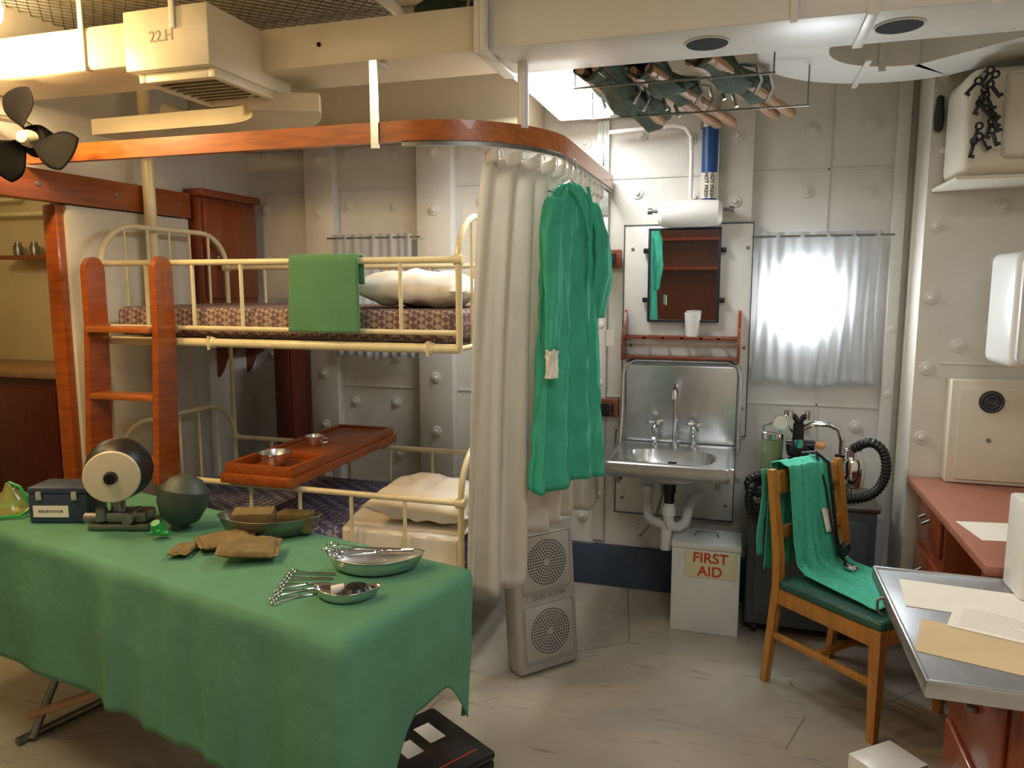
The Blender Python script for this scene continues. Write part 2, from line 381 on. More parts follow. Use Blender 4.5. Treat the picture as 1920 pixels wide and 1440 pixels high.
t.p('pole',B().cyl((-2.70,2.96,0),(-2.70,2.96,ZC),.028,seg=20),mCreamM); t.p('base_flange',B().cyl((-2.70,2.96,0),(-2.70,2.96,.015),.045),mCreamM)
# fluorescent fixture
t=T('ceiling_light','fluorescent ceiling light with glowing white prismatic diffuser','ceiling light',(-.73,3.25,2.4))
t.p('housing',B().box(-.88,-.60,2.72,3.62,2.44,2.49,.008),mWhite)
t.p('diffuser',B().box(-.875,-.605,2.73,3.61,2.375,2.44,.03,seg=3),mLens)
for y in (2.95,3.4): t.p('hanger',B().cyl((-.73,y,2.49),(-.73,y,ZC),.012),mWhite)
b=B().cyl((-.66,3.66,2.2),(-.66,3.60,2.44),.0015,seg=6); b.cyl((-.66,3.66,2.17),(-.66,3.66,2.2),.006,.003,seg=8); t.p('pull_cord',b,mSteelD)
t=T('globe_lamp','warm glowing round ceiling lamp on short stem','ceiling light',(-2.42,1.93,2.5))
t.p('globe',B().lathe([(0,-.09),(.05,-.075),(.085,-.03),(.09,0),(.075,.045),(.04,.07),(0,.07)],(-2.42,1.93,2.5),24),mGlobe)
t.p('stem',B().cyl((-2.42,1.93,2.57),(-2.42,1.93,ZC),.016),mSteelD)
# ------------------------------------------------------------ curtain rail
path=[(-2.72,2.35),(-2.0,2.35),(-1.1,2.35)]+[(-1.1+.45*cos(a),2.8+.45*sin(a)) for a in [math.radians(-90+i*5) for i in range(1,19)]]+[(-.65,3.3),(-.65,3.81)]
t=T('curtain_rail','varnished wooden curtain rail curving round the bunks','curtain rail',(-1.1,2.6,2.08))
t.p('rail_board',B().ribbon(path,.03,2.075,2.14),mWoodX)
t.p('metal_track',B().ribbon([q for q in path if q[0]>-1.2],.016,2.060,2.075),mSteelD)
b=B().box(-1.205,-1.177,2.328,2.334,2.055,2.33); b.box(-1.205,-1.177,2.328,2.42,2.33,2.336); t.p('strap_hanger',b,mSteel)
t.p('post_hanger',B().cyl((-.735,2.53,2.13),(-.735,2.53,2.345),.019),mWhite)
def mkpath(pts):
    P=[Vector((a,b)) for a,b in pts]; L=[0]
    for i in range(1,len(P)): L.append(L[-1]+(P[i]-P[i-1]).length)
    def f(u):
        s=u*L[-1]
        for i in range(1,len(P)):
            if s<=L[i] or i==len(P)-1:
                k=(s-L[i-1])/(L[i]-L[i-1]); p=P[i-1].lerp(P[i],k); d=(P[i]-P[i-1]).normalized(); return p,Vector((d.y,-d.x)),d
    return f
arcp=[(-1.1+.45*cos(a),2.8+.45*sin(a)) for a in [math.radians(-53+i*3) for i in range(18)]]+[(-.65,3.2),(-.65,3.6)]
cp=mkpath(arcp)
t=T('cubicle_curtain','long white cotton cubicle curtain gathered on hooks from wooden rail','curtain',(-.75,2.7,.5))
def sm(a,b,x):
    x=min(1,max(0,(x-a)/(b-a))); return x*x*(3-2*x)
def f(u,v):
    p,n,dd=cp(u)
    zb=.49+.19*sm(.12,.2,u)-.14*sm(.4,.9,u)
    z=2.03-(2.03-zb)*v
    w=.030*sin(2*pi*13*u+1.2*sin(6*u)+.8*v+1.5*sin(2.3*v+4*u)*v)*(.45+.7*v)+.013*sin(43*u+3*v)*v+.006*sin(90*u+8*v)*v
    q=p+n*w-n*.02
    sh=.095*v**.5*(1-min(1,u*3.5))
    q=q-dd*sh
    return (q.x,q.y,z)
t.p('cloth',B().grid(f,340,44),mCurt,solid=.002)
def f2(u,v):
    p,n,dd=cp(u); z=2.045-.045*v+.012*sin(2*pi*13*u)
    w=.030*sin(2*pi*13*u+1.2*sin(6*u)); q=p+n*w-n*.02
    return (q.x,q.y,z)
t.p('heading_band',B().grid(f2,340,3),mLinen,solid=.012)
for i in range(13):
    p,n,dd=cp((i+.5)/13.3)
    b=B().tube([(p.x+.011*sin(a*pi/4)*dd.x,p.y+.011*sin(a*pi/4)*dd.y,2.043+.016*cos(a*pi/4)) for a in range(8)],.0018,5,closed=True)
    t.p('curtain_hook',b,mChrome)
# ------------------------------------------------------------ gown
GX,GY=-.595,2.66
t=T('surgical_gown','bright green surgical gown on wire hanger from the curtain rail','gown',(GX,GY,.88),math.radians(66),world=False)
prof=[(0,.06,.02),(.03,.10,.026),(.075,.145,.032),(.16,.165,.036),(.4,.16,.042),(.7,.178,.048),(.95,.20,.052),(1.08,.212,.055)]
def lerpP(d):
    for i in range(1,len(prof)):
        if d<=prof[i][0]:
            a=prof[i-1];c=prof[i];k=(d-a[0])/(c[0]-a[0]); return a[1]+(c[1]-a[1])*k,a[2]+(c[2]-a[2])*k
    return prof[-1][1:]
def g(u,v):
    d=1.08*v; w,th=lerpP(d); a=2*pi*u
    fold=1+.36*sin(9*a+1.8*sin(2.5*v)+.8*noise.noise(Vector((cos(a)*2,sin(a)*2,v*3))))*min(1,v*2.0)
    wr=.006*noise.noise(Vector((cos(a)*5,sin(a)*5,v*14)))
    x=w*cos(a)*(1+.03*sin(9*a)*v); y=th*sin(a)*fold+wr*2
    z=1.08-d+(.012*sin(3*a)*v*v)
    if v<.06: z-=abs(x)*.15
    return (x,y,z)
t.p('body',B().grid(g,160,48,cu=True),mGown,solid=.002)
def sleeve(pts,rs):
    b=B(); P=[Vector(p) for p in pts]
    def f(u,v):
        s=v*(len(P)-1); i=min(int(s),len(P)-2);k=s-i; p=P[i].lerp(P[i+1],k); r=rs[i]+(rs[i+1]-rs[i])*k; a=2*pi*u
        rr=r*(1+.14*sin(5*a+7*v)+.06*sin(3*a-20*v))
        return (p.x+rr*cos(a),p.y+rr*.6*sin(a),p.z)
    return b.grid(f,36,30,cu=True)
t.p('sleeve',sleeve([(-.105,-.015,1.02),(-.145,-.03,.9),(-.16,-.05,.68),(-.175,-.058,.50)],[.035,.042,.036,.027]),mGown,solid=.002)
t.p('cuff',sleeve([(-.175,-.058,.505),(-.177,-.058,.46),(-.177,-.058,.405)],[.026,.023,.025]),mLinen,solid=.003,label='white knitted cuff')
t.p('sleeve',sleeve([(.105,-.01,1.02),(.145,-.03,.90),(.165,-.03,.76),(.15,-.02,.60)],[.035,.042,.045,.03]),mGown,solid=.002)
b=B().tube([(-.06,-.03,1.07),(-.03,-.05,1.03),(.01,-.058,.96),(.03,-.062,.88)],.007,6); b.tube([(.06,-.03,1.07),(.055,-.05,1.01),(.045,-.058,.95),(.035,-.062,.88)],.007,6)
t.p('collar',b,mGown)
b=B().tube([(.032,-.054-.008*sin(i),.88-i*.045) for i in range(20)],.007,6); t.p('front_edge',b,mGown)
t.p('name_patch',B().box(.10,.155,-.092,-.088,.50,.56),mLinen)
b=B().tube([(0,0,1.07),(0,0,1.12),(.008,0,1.15),(.022,0,1.165),(.034,0,1.15),(.03,0,1.135)],.0022,6)
b.tube([(0,0,1.09),(-.13,0,1.04),(.13,0,1.04)],.0022,6,closed=True); t.p('hanger',b,mChrome)
# ------------------------------------------------------------ bunks
bx0,bx1,by0,by1=-2.65,-1.0,2.6,3.43
t=T('bunk_bed','two-tier cream enamelled tubular steel bunk bed','bunk bed',((bx0+bx1)/2,3.0,0))
def arch(x,zb,zt,ztop,legs):
    b=B()
    pts=[(x,by0,legs),(x,by0,zt)]
    for i in range(1,10):
        a=i/9*pi/2; pts.append((x,by0+.2*(1-cos(a)),zt+(ztop-zt)*sin(a)))
    for i in range(9,-1,-1):
        a=i/9*pi/2; pts.append((x,by1-.2*(1-cos(a)),zt+(ztop-zt)*sin(a)))
    pts.append((x,by1,legs))
    b.tube(pts,.0125,10)
    b.cyl((x,by0,zb),(x,by1,zb),.011)
    for i in range(1,6):
        y=by0+(by1-by0)*i/6; k=min(1,min(y-by0,by1-y)/.2); zz=zt+(ztop-zt)*math.sqrt(max(0,1-(1-k)**2))
        b.cyl((x,y,zb),(x,y,zz),.0065,seg=8)
    return b
def tier(zdeck,zmid,ztop,zarch,legs):
    t.p('footboard',arch(bx0,zdeck,ztop,zarch,legs[0]),mCreamM)
    t.p('headboard',arch(bx1,zdeck,ztop,zarch,legs[1]),mCreamM)
    for y in (by0,by1):
        b=B().cyl((bx0,y,ztop),(bx1,y,ztop),.0125).cyl((bx0,y-.0,zmid),(bx1,y,zmid),.010)
        n=7
        for i in range(1,n):
            x=bx0+(bx1-bx0)*i/n; b.cyl((x,y,zmid),(x,y,ztop),.008,seg=8)
        for x in (bx0,bx1): b.cyl((x-.018,y,ztop),(x+.018,y,ztop),.020)
        t.p('guard_rail',b,mCreamM)
        b=B().cyl((bx0,y,zdeck),(bx1,y,zdeck),.018); 
        for x in (bx0+.55,bx1-.12): b.lathe([(0,-.024),(.02,-.02),(.026,0),(.02,.02),(0,.024)],(x,y,zdeck),12,RY(pi/2)); b.cyl((x,y-.02,zdeck-.028),(x,y-.02,zdeck+.028),.006,seg=8)
        t.p('side_rail',b,mCreamM)
    b=B()
    for i in range(9):
        y=by0+.06+(by1-by0-.12)*i/8; b.cyl((bx0,y,zdeck),(bx1,y,zdeck),.004,seg=6)
    for i in range(14):
        x=bx0+.05+(bx1-bx0-.1)*i/13; b.cyl((x,by0,zdeck+.006),(x,by1,zdeck+.006),.003,seg=6)
    t.p('spring_base',b,mSteelD)
tier(1.365,1.425,1.695,1.865,(1.35,1.35)); tier(.44,.5,.772,.97,(0,0))
for x,y in ((bx0,by1),(bx1,by1),(bx0,by0)): t.p('post',B().cyl((x,y,.75),(x,y,1.6),.011),mCreamM)
def mattress(z,th,m,lab,y0=by0+.03):
    b=B().box(bx0+.03,bx1-.03,y0,by1-.03,z,z+th,.03,seg=4)
    return one('mattress',b,m,lab,'mattress')
mattress(1.385,.125,mMat1,'thin mattress with purple-brown geometric ticking on the upper bunk')
mattress(.455,.15,mMat2,'thin mattress with blue diamond-pattern ticking on the lower bunk')
def pillow(cx,cy,cz,a,bb,h,rot,tilt,lab):
    B_=B()
    for sgn in (1,-1):
        def f(u,v):
            U=2*u-1;V=2*v-1
            e=(max(0,1-abs(U)**2.2)*max(0,1-abs(V)**2.2))**.5
            pin=1-.09*(1-abs(U)**2)*abs(V)**3
            pin2=1-.09*(1-abs(V)**2)*abs(U)**3
            z=sgn*h*e+.010*noise.noise(Vector((U*3,V*3,sgn*2)))*e*3
            return Vector((a*U*pin2,bb*V*pin,z))
        B_.grid(f,28,20)
    B_.xf(TX(cx,cy,cz)@RZ(rot)@RY(tilt))
    return one('pillow',B_,mLinen,lab,'pillow',weld=True,angle=80)
pillow(-1.27,2.90,1.585,.255,.25,.072,.05,.03,'plump white pillow on the patterned upper mattress')
pillow(-1.245,2.87,.70,.225,.22,.075,.1,.06,'white pillow slumped on the lower bunk')
def shf(u,v):
    x=-1.56+.54*u
    if v<.22: y=by0+.026-.004*sin(30*u); z=.47+.148*(v/.22)
    else: y=by0+.026+(by1-by0-.066)*(v-.22)/.78; z=.6155+.004*noise.noise(Vector((x*9,y*9,1)))
    return (x+.03*sin(9*v)*(1-u),y,z)
one('folded_sheet',B().grid(shf,30,44),mLinen,'white sheet covering the pillow end of the lower mattress','sheet',solid=.003)
def towel(x0,w,L,off,lab):
    b=B()
    def f(u,v):
        x=x0+w*u
        if v<.12: return (x,by0+.018+off,1.695-.09*(1-v/.12))
        if v<.24:
            a=(v-.12)/.12*pi; return (x,by0+(.018+off)*cos(a),1.695+(.018+off)*sin(a))
        k=(v-.24)/.76
        return (x+.012*k*(u-.3),by0-.019-off-.012*k+.004*sin(u*9)*k,1.695-L*k)
    b.grid(f,20,40)
    one('green_towel',b,mSurg2,lab,'towel',solid=.006)
towel(-1.70,.30,.275,.007,'folded plain green surgical towel over the upper bunk rail')
# ladder
t=T('bunk_ladder','orange-varnished wooden bunk ladder hooked over upper bed rail','ladder',(-2.44,2.5,.79))
for x in (-2.62,-2.27):
    pts=[(2.43,.79),(2.55,.79),(2.575,1.45),(2.575,1.66)]+[(2.525+.05*cos(a),1.66+.06*sin(a)) for a in [i*pi/8 for i in range(1,8)]]+[(2.475,1.66),(2.475,1.45)]
    t.p('stile',B().poly(pts,lambda u,v,tt:(tt,u,v),x-.014,x+.014),mWood)
for z in (1.42,1.14,.87):
    t.p('rung',B().box(-2.606,-2.284,2.45,2.55,z-.012,z+.012,.004),mWoodX)
# tray board
t=T('wooden_bed_tray','varnished wooden bed tray laid across the lower bunk rails','tray',(-1.87,3.03,.8))
t.p('base',B().box(-2.04,-1.70,2.53,3.5,.79,.83,.006),mTray)
t.p('rim',B().box(-2.03,-2.01,2.55,3.48,.83,.87,.003).box(-1.73,-1.71,2.55,3.48,.83,.87,.003).box(-2.01,-1.73,2.55,2.57,.83,.87,.003).box(-2.01,-1.73,3.46,3.48,.83,.87,.003),mTray)
t.p('lid_panel',B().box(-1.995,-1.745,2.85,3.45,.831,.86,.004),mTray)
def bowl(cx,cy,cz,r,h,lab,cat,handle=False,m=mSteel):
    t=T('metal_bowl' if handle else 'metal_cup',lab,cat,(cx,cy,cz),.3,world=False)
    t.p('bowl',B().lathe([(0,0),(r*.55,0),(r*.85,h*.45),(r,h),(r+.004,h),(r*.9,h*.4),(r*.6,-.001),(0,-.001)],(0,0,.001),28),m)
    if handle: t.p('handle',B().box(-.006,.006,-r-.1,-r+.002,h-.006,h-.002,.001),m)
    else: t.p('handle',B().tube([(r,0,h*.8),(r+.02,0,h*.7),(r+.02,0,h*.35),(r*.9,0,h*.25)],.003,6),m)
bowl(-1.90,2.72,.833,.068,.055,'small stainless steel bowl with flat handle on wooden tray','bowl',True)
bowl(-1.88,3.0,.862,.042,.045,'little steel cup on wooden tray','cup')
# ------------------------------------------------------------ back corner furniture
t=T('wall_cupboard','reddish wooden wall cupboard with moulded top, in the corner','cupboard',(-2.75,3.54,1.5))
t.p('body',B().box(-2.795,-2.71,3.31,3.78,1.5,2.06,.004),mWoodR)
t.p('door',B().box(-2.71,-2.69,3.33,3.76,1.53,2.03,.006),mWoodR)
t.p('cornice',B().box(-2.798,-2.68,3.30,3.80,2.06,2.1,.008),mWoodR)
t.p('knob',B().lathe([(0,0),(.01,0),(.008,.012),(.014,.02),(0,.026)],(-2.69,3.4,1.75),12,RY(pi/2)),mSteelD)
t=T('bracket_shelf','wooden shelf with shaped brackets in the corner','shelf',(-2.7,3.5,1.1))
t.p('board',B().box(-2.795,-2.64,3.44,3.84,1.27,1.295,.004),mWoodR)
for y in (3.50,3.76):
    pts=[(-2.795,1.27),(-2.66,1.27),(-2.67,1.24),(-2.70,1.21),(-2.74,1.19),(-2.76,1.14),(-2.795,1.09)]
    t.p('bracket',B().poly(pts,lambda u,v,tt:(u,tt,v),y,y+.02),mWoodR)
t=T('tall_locker','narrow dark red wooden locker against the wall behind bunks','locker',(-2.43,3.7,0))
t.p('body',B().box(-2.50,-2.385,3.60,3.77,.0,1.3,.006),mWoodRd)
t.p('door',B().box(-2.49,-2.395,3.585,3.60,.05,1.27,.006),mWoodRd)
# ------------------------------------------------------------ wash basin group
t=T('backing_panel','white painted mounting board with thin dark edging behind washbasin','panel',(-.27,3.82,.42))
t.p('board',B().box(-.575,.045,3.8,3.818,.86,1.9,.004),mWhite)
t.p('board',B().box(-.6,.0,3.802,3.82,.42,.86,.004),mWhite)
for (x0,x1,z0,z1) in ((-.575,.045,.86,1.9),(-.6,0,.42,.86)):
    b=B()
    b.box(x0,x1,3.796,3.803,z0,z0+.005).box(x0,x1,3.796,3.803,z1-.005,z1).box(x0,x0+.005,3.796,3.803,z0,z1).box(x1-.005,x1,3.796,3.803,z0,z1)
    t.p('edging',b,mGreyC)
for x,z in ((-.53,1.0),(-.53,1.3),(-.53,1.78),(0.02,1.0),(0.02,1.3),(.02,1.78),(-.56,.5),(-.56,.8),(-.04,.5),(-.04,.8)):
    t.p('screw',B().lathe([(.009,0),(.008,.003),(0,.004)],(x,3.8,z),10,RXm(pi/2)),mSteelD)
t=T('wash_basin','stainless steel wall washbasin with tall splashback and taps','wash basin',(-.28,3.55,.78))
def wb(u,v):
    du=min(u,1-u); dv=min(v,1-v)
    U=min(1,max(0,(u-.04)/.92)); V=min(1,max(0,(v-.05)/.9))
    x=-.575+.57*U; y=3.27+.48*V; z=.81
    if du<.04 or dv<.05: z-=.06 if (u<=.001 or u>=.999 or v<=.001 or v>=.999) else .0
    e=(abs((x+.29)/.2)**3+abs((y-3.47)/.145)**3)
    if e<1: z-=.12*(1-e)**.45
    if .04<=du<.075 or .05<=dv<.085: z+=.006
    if u<=.001:x-=.004
    return (x,y,z)
t.p('basin',B().grid(wb,60,50),mSteel,solid=.003,angle=50)
t.p('splashback',B().box(-.56,.01,3.765,3.785,.80,1.22,.02,seg=4),mSteel)
t.p('splashback_rim',B().tube([(-.565,3.72,.81),(-.56,3.74,.95),(-.56,3.755,1.16),(-.545,3.76,1.21),(-.5,3.76,1.232),(-.05,3.76,1.232),(-.005,3.76,1.21),(.01,3.755,1.16),(.01,3.74,.95),(.015,3.72,.81)],.010,8),mSteel)
b=B().cyl((-.29,3.7,.81),(-.29,3.7,.83),.022); b.tube([(-.29,3.7,.82),(-.29,3.7,1.06),(-.29,3.69,1.10),(-.29,3.65,1.12),(-.29,3.61,1.10),(-.29,3.6,1.06)],.011,10)
t.p('spout',b,mChrome)
for x in (-.385,-.195):
    b=B().lathe([(.024,0),(.024,.012),(.014,.02),(.014,.07),(.021,.08),(.021,.1),(.010,.11),(.010,.13),(0,.131)],(x,3.68,.81),16)
    for k in range(4):
        a=k*pi/2+.5; b.cyl((x,3.68,.93),(x+.038*cos(a),3.68+.038*sin(a),.935),.007,.009,seg=8)
    b.tube([(x,3.68,.87),(x,3.64,.88),(x,3.61,.865)],.010,8)
    t.p('tap',b,mChrome)
t.p('drain',B().lathe([(0,0),(.03,0),(.03,-.05),(.024,-.055),(.024,-.10),(0,-.10)],(-.29,3.47,.69),16),mBlackP)
t.p('overflow',B().box(-.31,-.27,3.595,3.6,.75,.756),mDark)
for x in (-.52,-.08): t.p('bracket',B().box(x,x+.02,3.3,3.79,.71,.745,.003),mSteelD)
t=T('drain_pipework','white plastic waste trap and pipes beneath the basin','pipes',(-.33,3.6,.35))
t.p('trap',B().tube([(-.29,3.47,.59),(-.29,3.47,.51),(-.28,3.48,.475),(-.25,3.51,.462),(-.22,3.54,.475),(-.21,3.58,.51),(-.21,3.6,.53),(-.2,3.66,.55),(-.17,3.78,.55)],.024,12),mWhite)
t.p('supply_pipe',B().tube([(-.43,3.77,.72),(-.42,3.7,.70),(-.41,3.66,.65),(-.41,3.65,.53),(-.40,3.6,.48),(-.37,3.53,.475),(-.30,3.48,.475)],.023,12),mWhite)
t.p('collar',B().cyl((-.29,3.47,.53),(-.29,3.47,.575),.032),mWhite)
t.p('collar',B().cyl((-.41,3.65,.58),(-.41,3.65,.62),.031),mWhite)
t.p('cleaning_cap',B().cyl((-.30,3.48,.36),(-.30,3.48,.46),.026),mWhite)
t.p('thin_hose',B().tube([(-.35,3.6,.70),(-.33,3.58,.6),(-.36,3.54,.48),(-.43,3.50,.40)],.006,8),mSteelD)
# mirror
t=T('wall_mirror','rectangular mirror in dark blue frame clipped above the basin','mirror',(-.27,3.78,1.43))
rot=TX(-.275,3.775,1.43)@RXm(.05)
t.p('glass',B().box(-.165,.165,-.006,.0,0,.44).xf(rot),mMirror)
b=B().box(-.172,-.160,-.014,.006,-.008,.448,.002).box(.160,.172,-.014,.006,-.008,.448,.002).box(-.172,.172,-.014,.006,-.008,.004,.002).box(-.172,.172,-.014,.006,.436,.448,.002); b.xf(rot)
t.p('frame',b,mEmb)
for x in (-.46,-.09):
    for z in (1.53,1.77): t.p('clip',B().box(x-.012,x+.012,3.755,3.79,z-.012,z+.012,.002),mBlackP)
t=T('toothbrush_rack','varnished wooden shelf rack with cut-outs above basin','shelf',(-.28,3.75,1.24))
for x in (-.555,-.005):
    pts=[(3.79,1.235),(3.68,1.235),(3.68,1.34),(3.70,1.38),(3.74,1.40),(3.765,1.46),(3.79,1.48)]
    t.p('end_bracket',B().poly(pts,lambda u,v,tt:(tt,u,v),x-.007,x+.007),mWoodR)
t.p('shelf_board',B().box(-.548,-.012,3.68,3.79,1.245,1.257,.003),mWoodR)
b=B().box(-.548,-.012,3.69,3.70,1.34,1.355,.002).box(-.548,-.012,3.765,3.79,1.335,1.355,.002)
for x in (-.45,-.36,-.27,-.18,-.1): b.box(x-.008,x+.008,3.69,3.78,1.343,1.353,.001)
t.p('cup_rail',b,mWoodR)
one('plastic_beaker',B().lathe([(0,0),(.030,0),(.038,.115),(.034,.115),(.028,.004),(0,.004)],(-.225,3.725,1.356),20),mWhite,'white plastic beaker standing on the wooden rack','cup')
t=T('water_heater_fitting','white glazed capsule-shaped wall fitting below blue pipe','wall fitting',(-.25,3.75,1.87))
t.p('body',B().lathe([(0,-.15),(.045,-.148),(.06,-.13),(.064,-.05),(.064,.05),(.06,.13),(.045,.148),(0,.15)],(-.25,3.72,1.94),24,RY(pi/2)),mWhite)
t.p('end_stub',B().cyl((-.43,3.72,1.955),(-.40,3.72,1.955),.008).cyl((-.45,3.72,1.955),(-.43,3.72,1.955),.015),mSteelD)
t.p('end_stub',B().cyl((-.10,3.72,1.955),(-.07,3.72,1.955),.008).cyl((-.07,3.72,1.955),(-.05,3.72,1.955),.015),mSteelD)
t=T('hot_water_pipe','blue painted vertical pipe with white stencilled band','pipe',(-.19,3.76,2.0))
t.p('blue_section',B().cyl((-.17,3.76,2.0),(-.17,3.76,2.34),.038,seg=24),mBluePipe)
t.p('white_section',B().tube([(-.17,3.76,2.34),(-.17,3.76,2.40),(-.19,3.76,2.44),(-.25,3.76,2.46),(-.9,3.76,2.45)],.038,16),mWhite)
t.p('label_band',B().cyl((-.17,3.76,2.01),(-.17,3.76,2.13),.0388,seg=24),mPaper)
Rv=Matrix(((0,1,0,0),(0,0,-1,0),(-1,0,0,0),(0,0,0,1)))
t.p('lettering',text('HOT FRESH',.024,TX(-.182,3.7195,2.068)@Rv,off=.0003),mInk)
t.p('lettering',text('HOT FRESH',.024,TX(-.155,3.7205,2.068)@Rv,off=.0003),mInk)
t.p('collar',B().cyl((-.17,3.76,2.335),(-.17,3.76,2.36),.047),mSteelD)
for z in (1.72,.96):
    t=T('wall_socket','black electrical socket on a varnished wooden block','socket',(-.63,3.78,z))
    t.p('wood_block',B().box(-.70,-.585,3.785,3.82,z-.035,z+.06,.006),mWoodR)
    t.p('socket_body',B().box(-.68,-.61,3.745,3.785,z-.025,z+.045,.012),mBlackP)
    t.p('cable',B().tube([(-.67,3.79,z-.03),(-.675,3.8,z-.1),(-.67,3.8,z-.25)],.005,6),mSteelD)
b=B().box(-.72,-.66,3.812,3.82,1.95,2.45)
for i in range(11):
    for x in (-.706,-.69,-.674): b.box(x-.004,x+.004,3.809,3.812,1.975+i*.044,1.995+i*.044)
one('perforated_cable_strip',b,mSteelD,'grey perforated metal cable strip fixed vertically to wall','cable strip')
# ------------------------------------------------------------ first aid box
t=T('first_aid_box','white painted metal box with red FIRST AID lettering','first aid box',(-.11,3.51,0))
t.p('body',B().box(-.265,.04,3.4,3.62,0,.40,.005),mWhite)
t.p('lid',B().box(-.268,.043,3.397,3.623,.402,.43,.005),mWhite)
t.p('label_plate',B().box(-.205,.022,3.396,3.4,.27,.395,.001),mPlastic)
t.p('lettering',text('FIRST',.066,TX(-.092,3.3955,.363)@RX90,off=.0012),mRed)
t.p('lettering',text('AID',.066,TX(-.092,3.3955,.300)@RX90,off=.0012),mRed)
t.p('handle',B().tube([(-.17,3.51,.43),(-.16,3.51,.45),(-.07,3.51,.455),(-.06,3.51,.43)],.004,6),mSteelD)
# ------------------------------------------------------------ grey twin grille case
t=T('grey_twin_grille_case','grey painted metal case with two round perforated grilles, leaning by curtain','case',(-.745,2.90,0),math.radians(48),world=False,rx=math.radians(-6))
t.p('body',B().box(-.15,.15,-.055,.055,.0,.64,.022,seg=3),mSpk)
for zc in (.17,.46):
    t.p('grille_panel',B().box(-.122,.122,-.066,-.054,zc-.12,zc+.12,.012,seg=3),mSpk)
    b=B()
    for r in (.02,.032,.044,.056,.068,.08,.092):
        n=int(2*pi*r/.0125)
        for k in range(n):
            a=2*pi*k/n
            b.cyl((r*cos(a),-.0665,zc+r*sin(a)),(r*cos(a),-.068,zc+r*sin(a)),.0034,seg=6)
    t.p('perforations',b,mBlackP)
t.p('lettering',text('GUN ROOM',.03,TX(.01,-.0558,.315)@RX90),mPencil)
# ------------------------------------------------------------ anaesthetic machine
t=T('anaesthetic_machine','grey cabinet trolley with jars, gauges, chrome pipes and black hoses','medical machine',(.33,3.62,0))
t.p('cabinet',B().box(.065,.60,3.46,3.79,.05,.62,.012),mGreyC)
t.p('cabinet_top',B().box(.055,.61,3.45,3.80,.62,.645,.006),mSteelD)
for x in (.10,.345): t.p('door',B().box(x,x+.225,3.448,3.46,.1,.58,.006),mGreyC)
for x in (.11,.55):
    for y in (3.5,3.75): t.p('castor',B().cyl((x-.012,y,.028),(x+.012,y,.028),.027),mBlack)
t.p('fluid_jar',B().lathe([(0,0),(.045,0),(.048,.01),(.048,.15),(.04,.16),(0,.16)],(.16,3.58,.75),24),mGlass)
t.p('jar_cap',B().lathe([(0,0),(.05,0),(.05,.025),(.02,.03),(0,.03)],(.16,3.58,.905),24),mChrome)
t.p('jar_base',B().lathe([(0,-.09),(.015,-.09),(.015,0),(.05,0),(.05,.015),(0,.015)],(.16,3.58,.735),24),mChrome)
t.p('gauge',B().cyl((.19,3.56,.985),(.19,3.535,.985),.034,seg=24).cyl((.19,3.56,.93),(.19,3.56,.96),.008),mChrome)
t.p('gauge_face',B().cyl((.19,3.535,.985),(.19,3.532,.985),.029,seg=24),mPaper)
b=B().cyl((.27,3.58,.645),(.27,3.58,.98),.030,.024).cyl((.22,3.58,.88),(.34,3.58,.88),.024).cyl((.23,3.55,.79),(.34,3.55,.79),.038).lathe([(0,-.035),(.045,-.025),(.05,0),(.045,.025),(0,.035)],(.27,3.56,.86),16)
b.tube([(.27,3.58,.98),(.25,3.58,1.01),(.225,3.58,1.02)],.013).tube([(.27,3.58,.98),(.29,3.58,1.01),(.315,3.58,1.02)],.013)
for x in (.2,.24,.3,.35): b.cyl((x,3.54,.68),(x,3.54,.82),.02,.013)
t.p('valve_block',b,mBlackP)
for q in (((.225,3.57,1.0),(.225,3.57,1.04),.021),((.315,3.57,1.0),(.315,3.57,1.04),.021),((.27,3.53,.90),(.27,3.50,.90),.02),((.34,3.53,.84),(.34,3.50,.84),.016),((.22,3.53,.75),(.22,3.50,.75),.018),((.36,3.53,.90),(.36,3.51,.90),.022)):
    t.p('knob',B().cyl(q[0],q[1],q[2]),mChrome)
t.p('red_dial',B().cyl((.29,3.53,.82),(.29,3.505,.82),.018),mRed)
t.p('chrome_pipe',B().tube([(.28,3.58,.95),(.33,3.58,.98),(.40,3.58,.98),(.44,3.58,.96),(.455,3.58,.91),(.455,3.58,.80)],.013,10),mChrome)
t.p('chrome_pipe',B().tube([(.12,3.62,.80),(.12,3.64,.95),(.2,3.64,.98),(.25,3.62,.93)],.007,8),mChrome)
t.p('canister',B().lathe([(0,-.055),(.02,-.055),(.02,0),(.055,0),(.06,.01),(.06,.11),(.05,.13),(.02,.135),(.02,.175),(0,.175)],(.50,3.6,.70),24).cyl((.46,3.6,.87),(.54,3.6,.87),.013),mChrome)
def hose(pts,r):
    P=[Vector(p) for p in pts]
    for _ in range(4):
        Q=[P[0]]
        for a,c in zip(P,P[1:]): Q+=[a.lerp(c,.25),a.lerp(c,.75)]
        Q.append(P[-1]); P=Q
    L=[0]
    for i in range(1,len(P)): L.append(L[-1]+(P[i]-P[i-1]).length)
    n=int(L[-1]/.004); out=[];j=0
    for i in range(n+1):
        s=L[-1]*i/n
        while j<len(L)-2 and L[j+1]<s: j+=1
        out.append(P[j].lerp(P[j+1],(s-L[j])/max(1e-6,L[j+1]-L[j])))
    return B().tube(out,[r*(1.0 if i%4<2 else .85) for i in range(n+1)],10)
t.p('corrugated_hose',hose([(.50,3.56,.88),(.56,3.52,.93),(.62,3.5,.89),(.63,3.48,.78),(.57,3.46,.69),(.45,3.43,.68)],.022),mBlack)
t.p('corrugated_hose',hose([(.30,3.52,.78),(.22,3.46,.76),(.10,3.45,.76),(.05,3.44,.72),(.09,3.43,.675),(.2,3.42,.68),(.33,3.42,.68),(.42,3.45,.72),(.44,3.5,.86)],.022),mBlack)
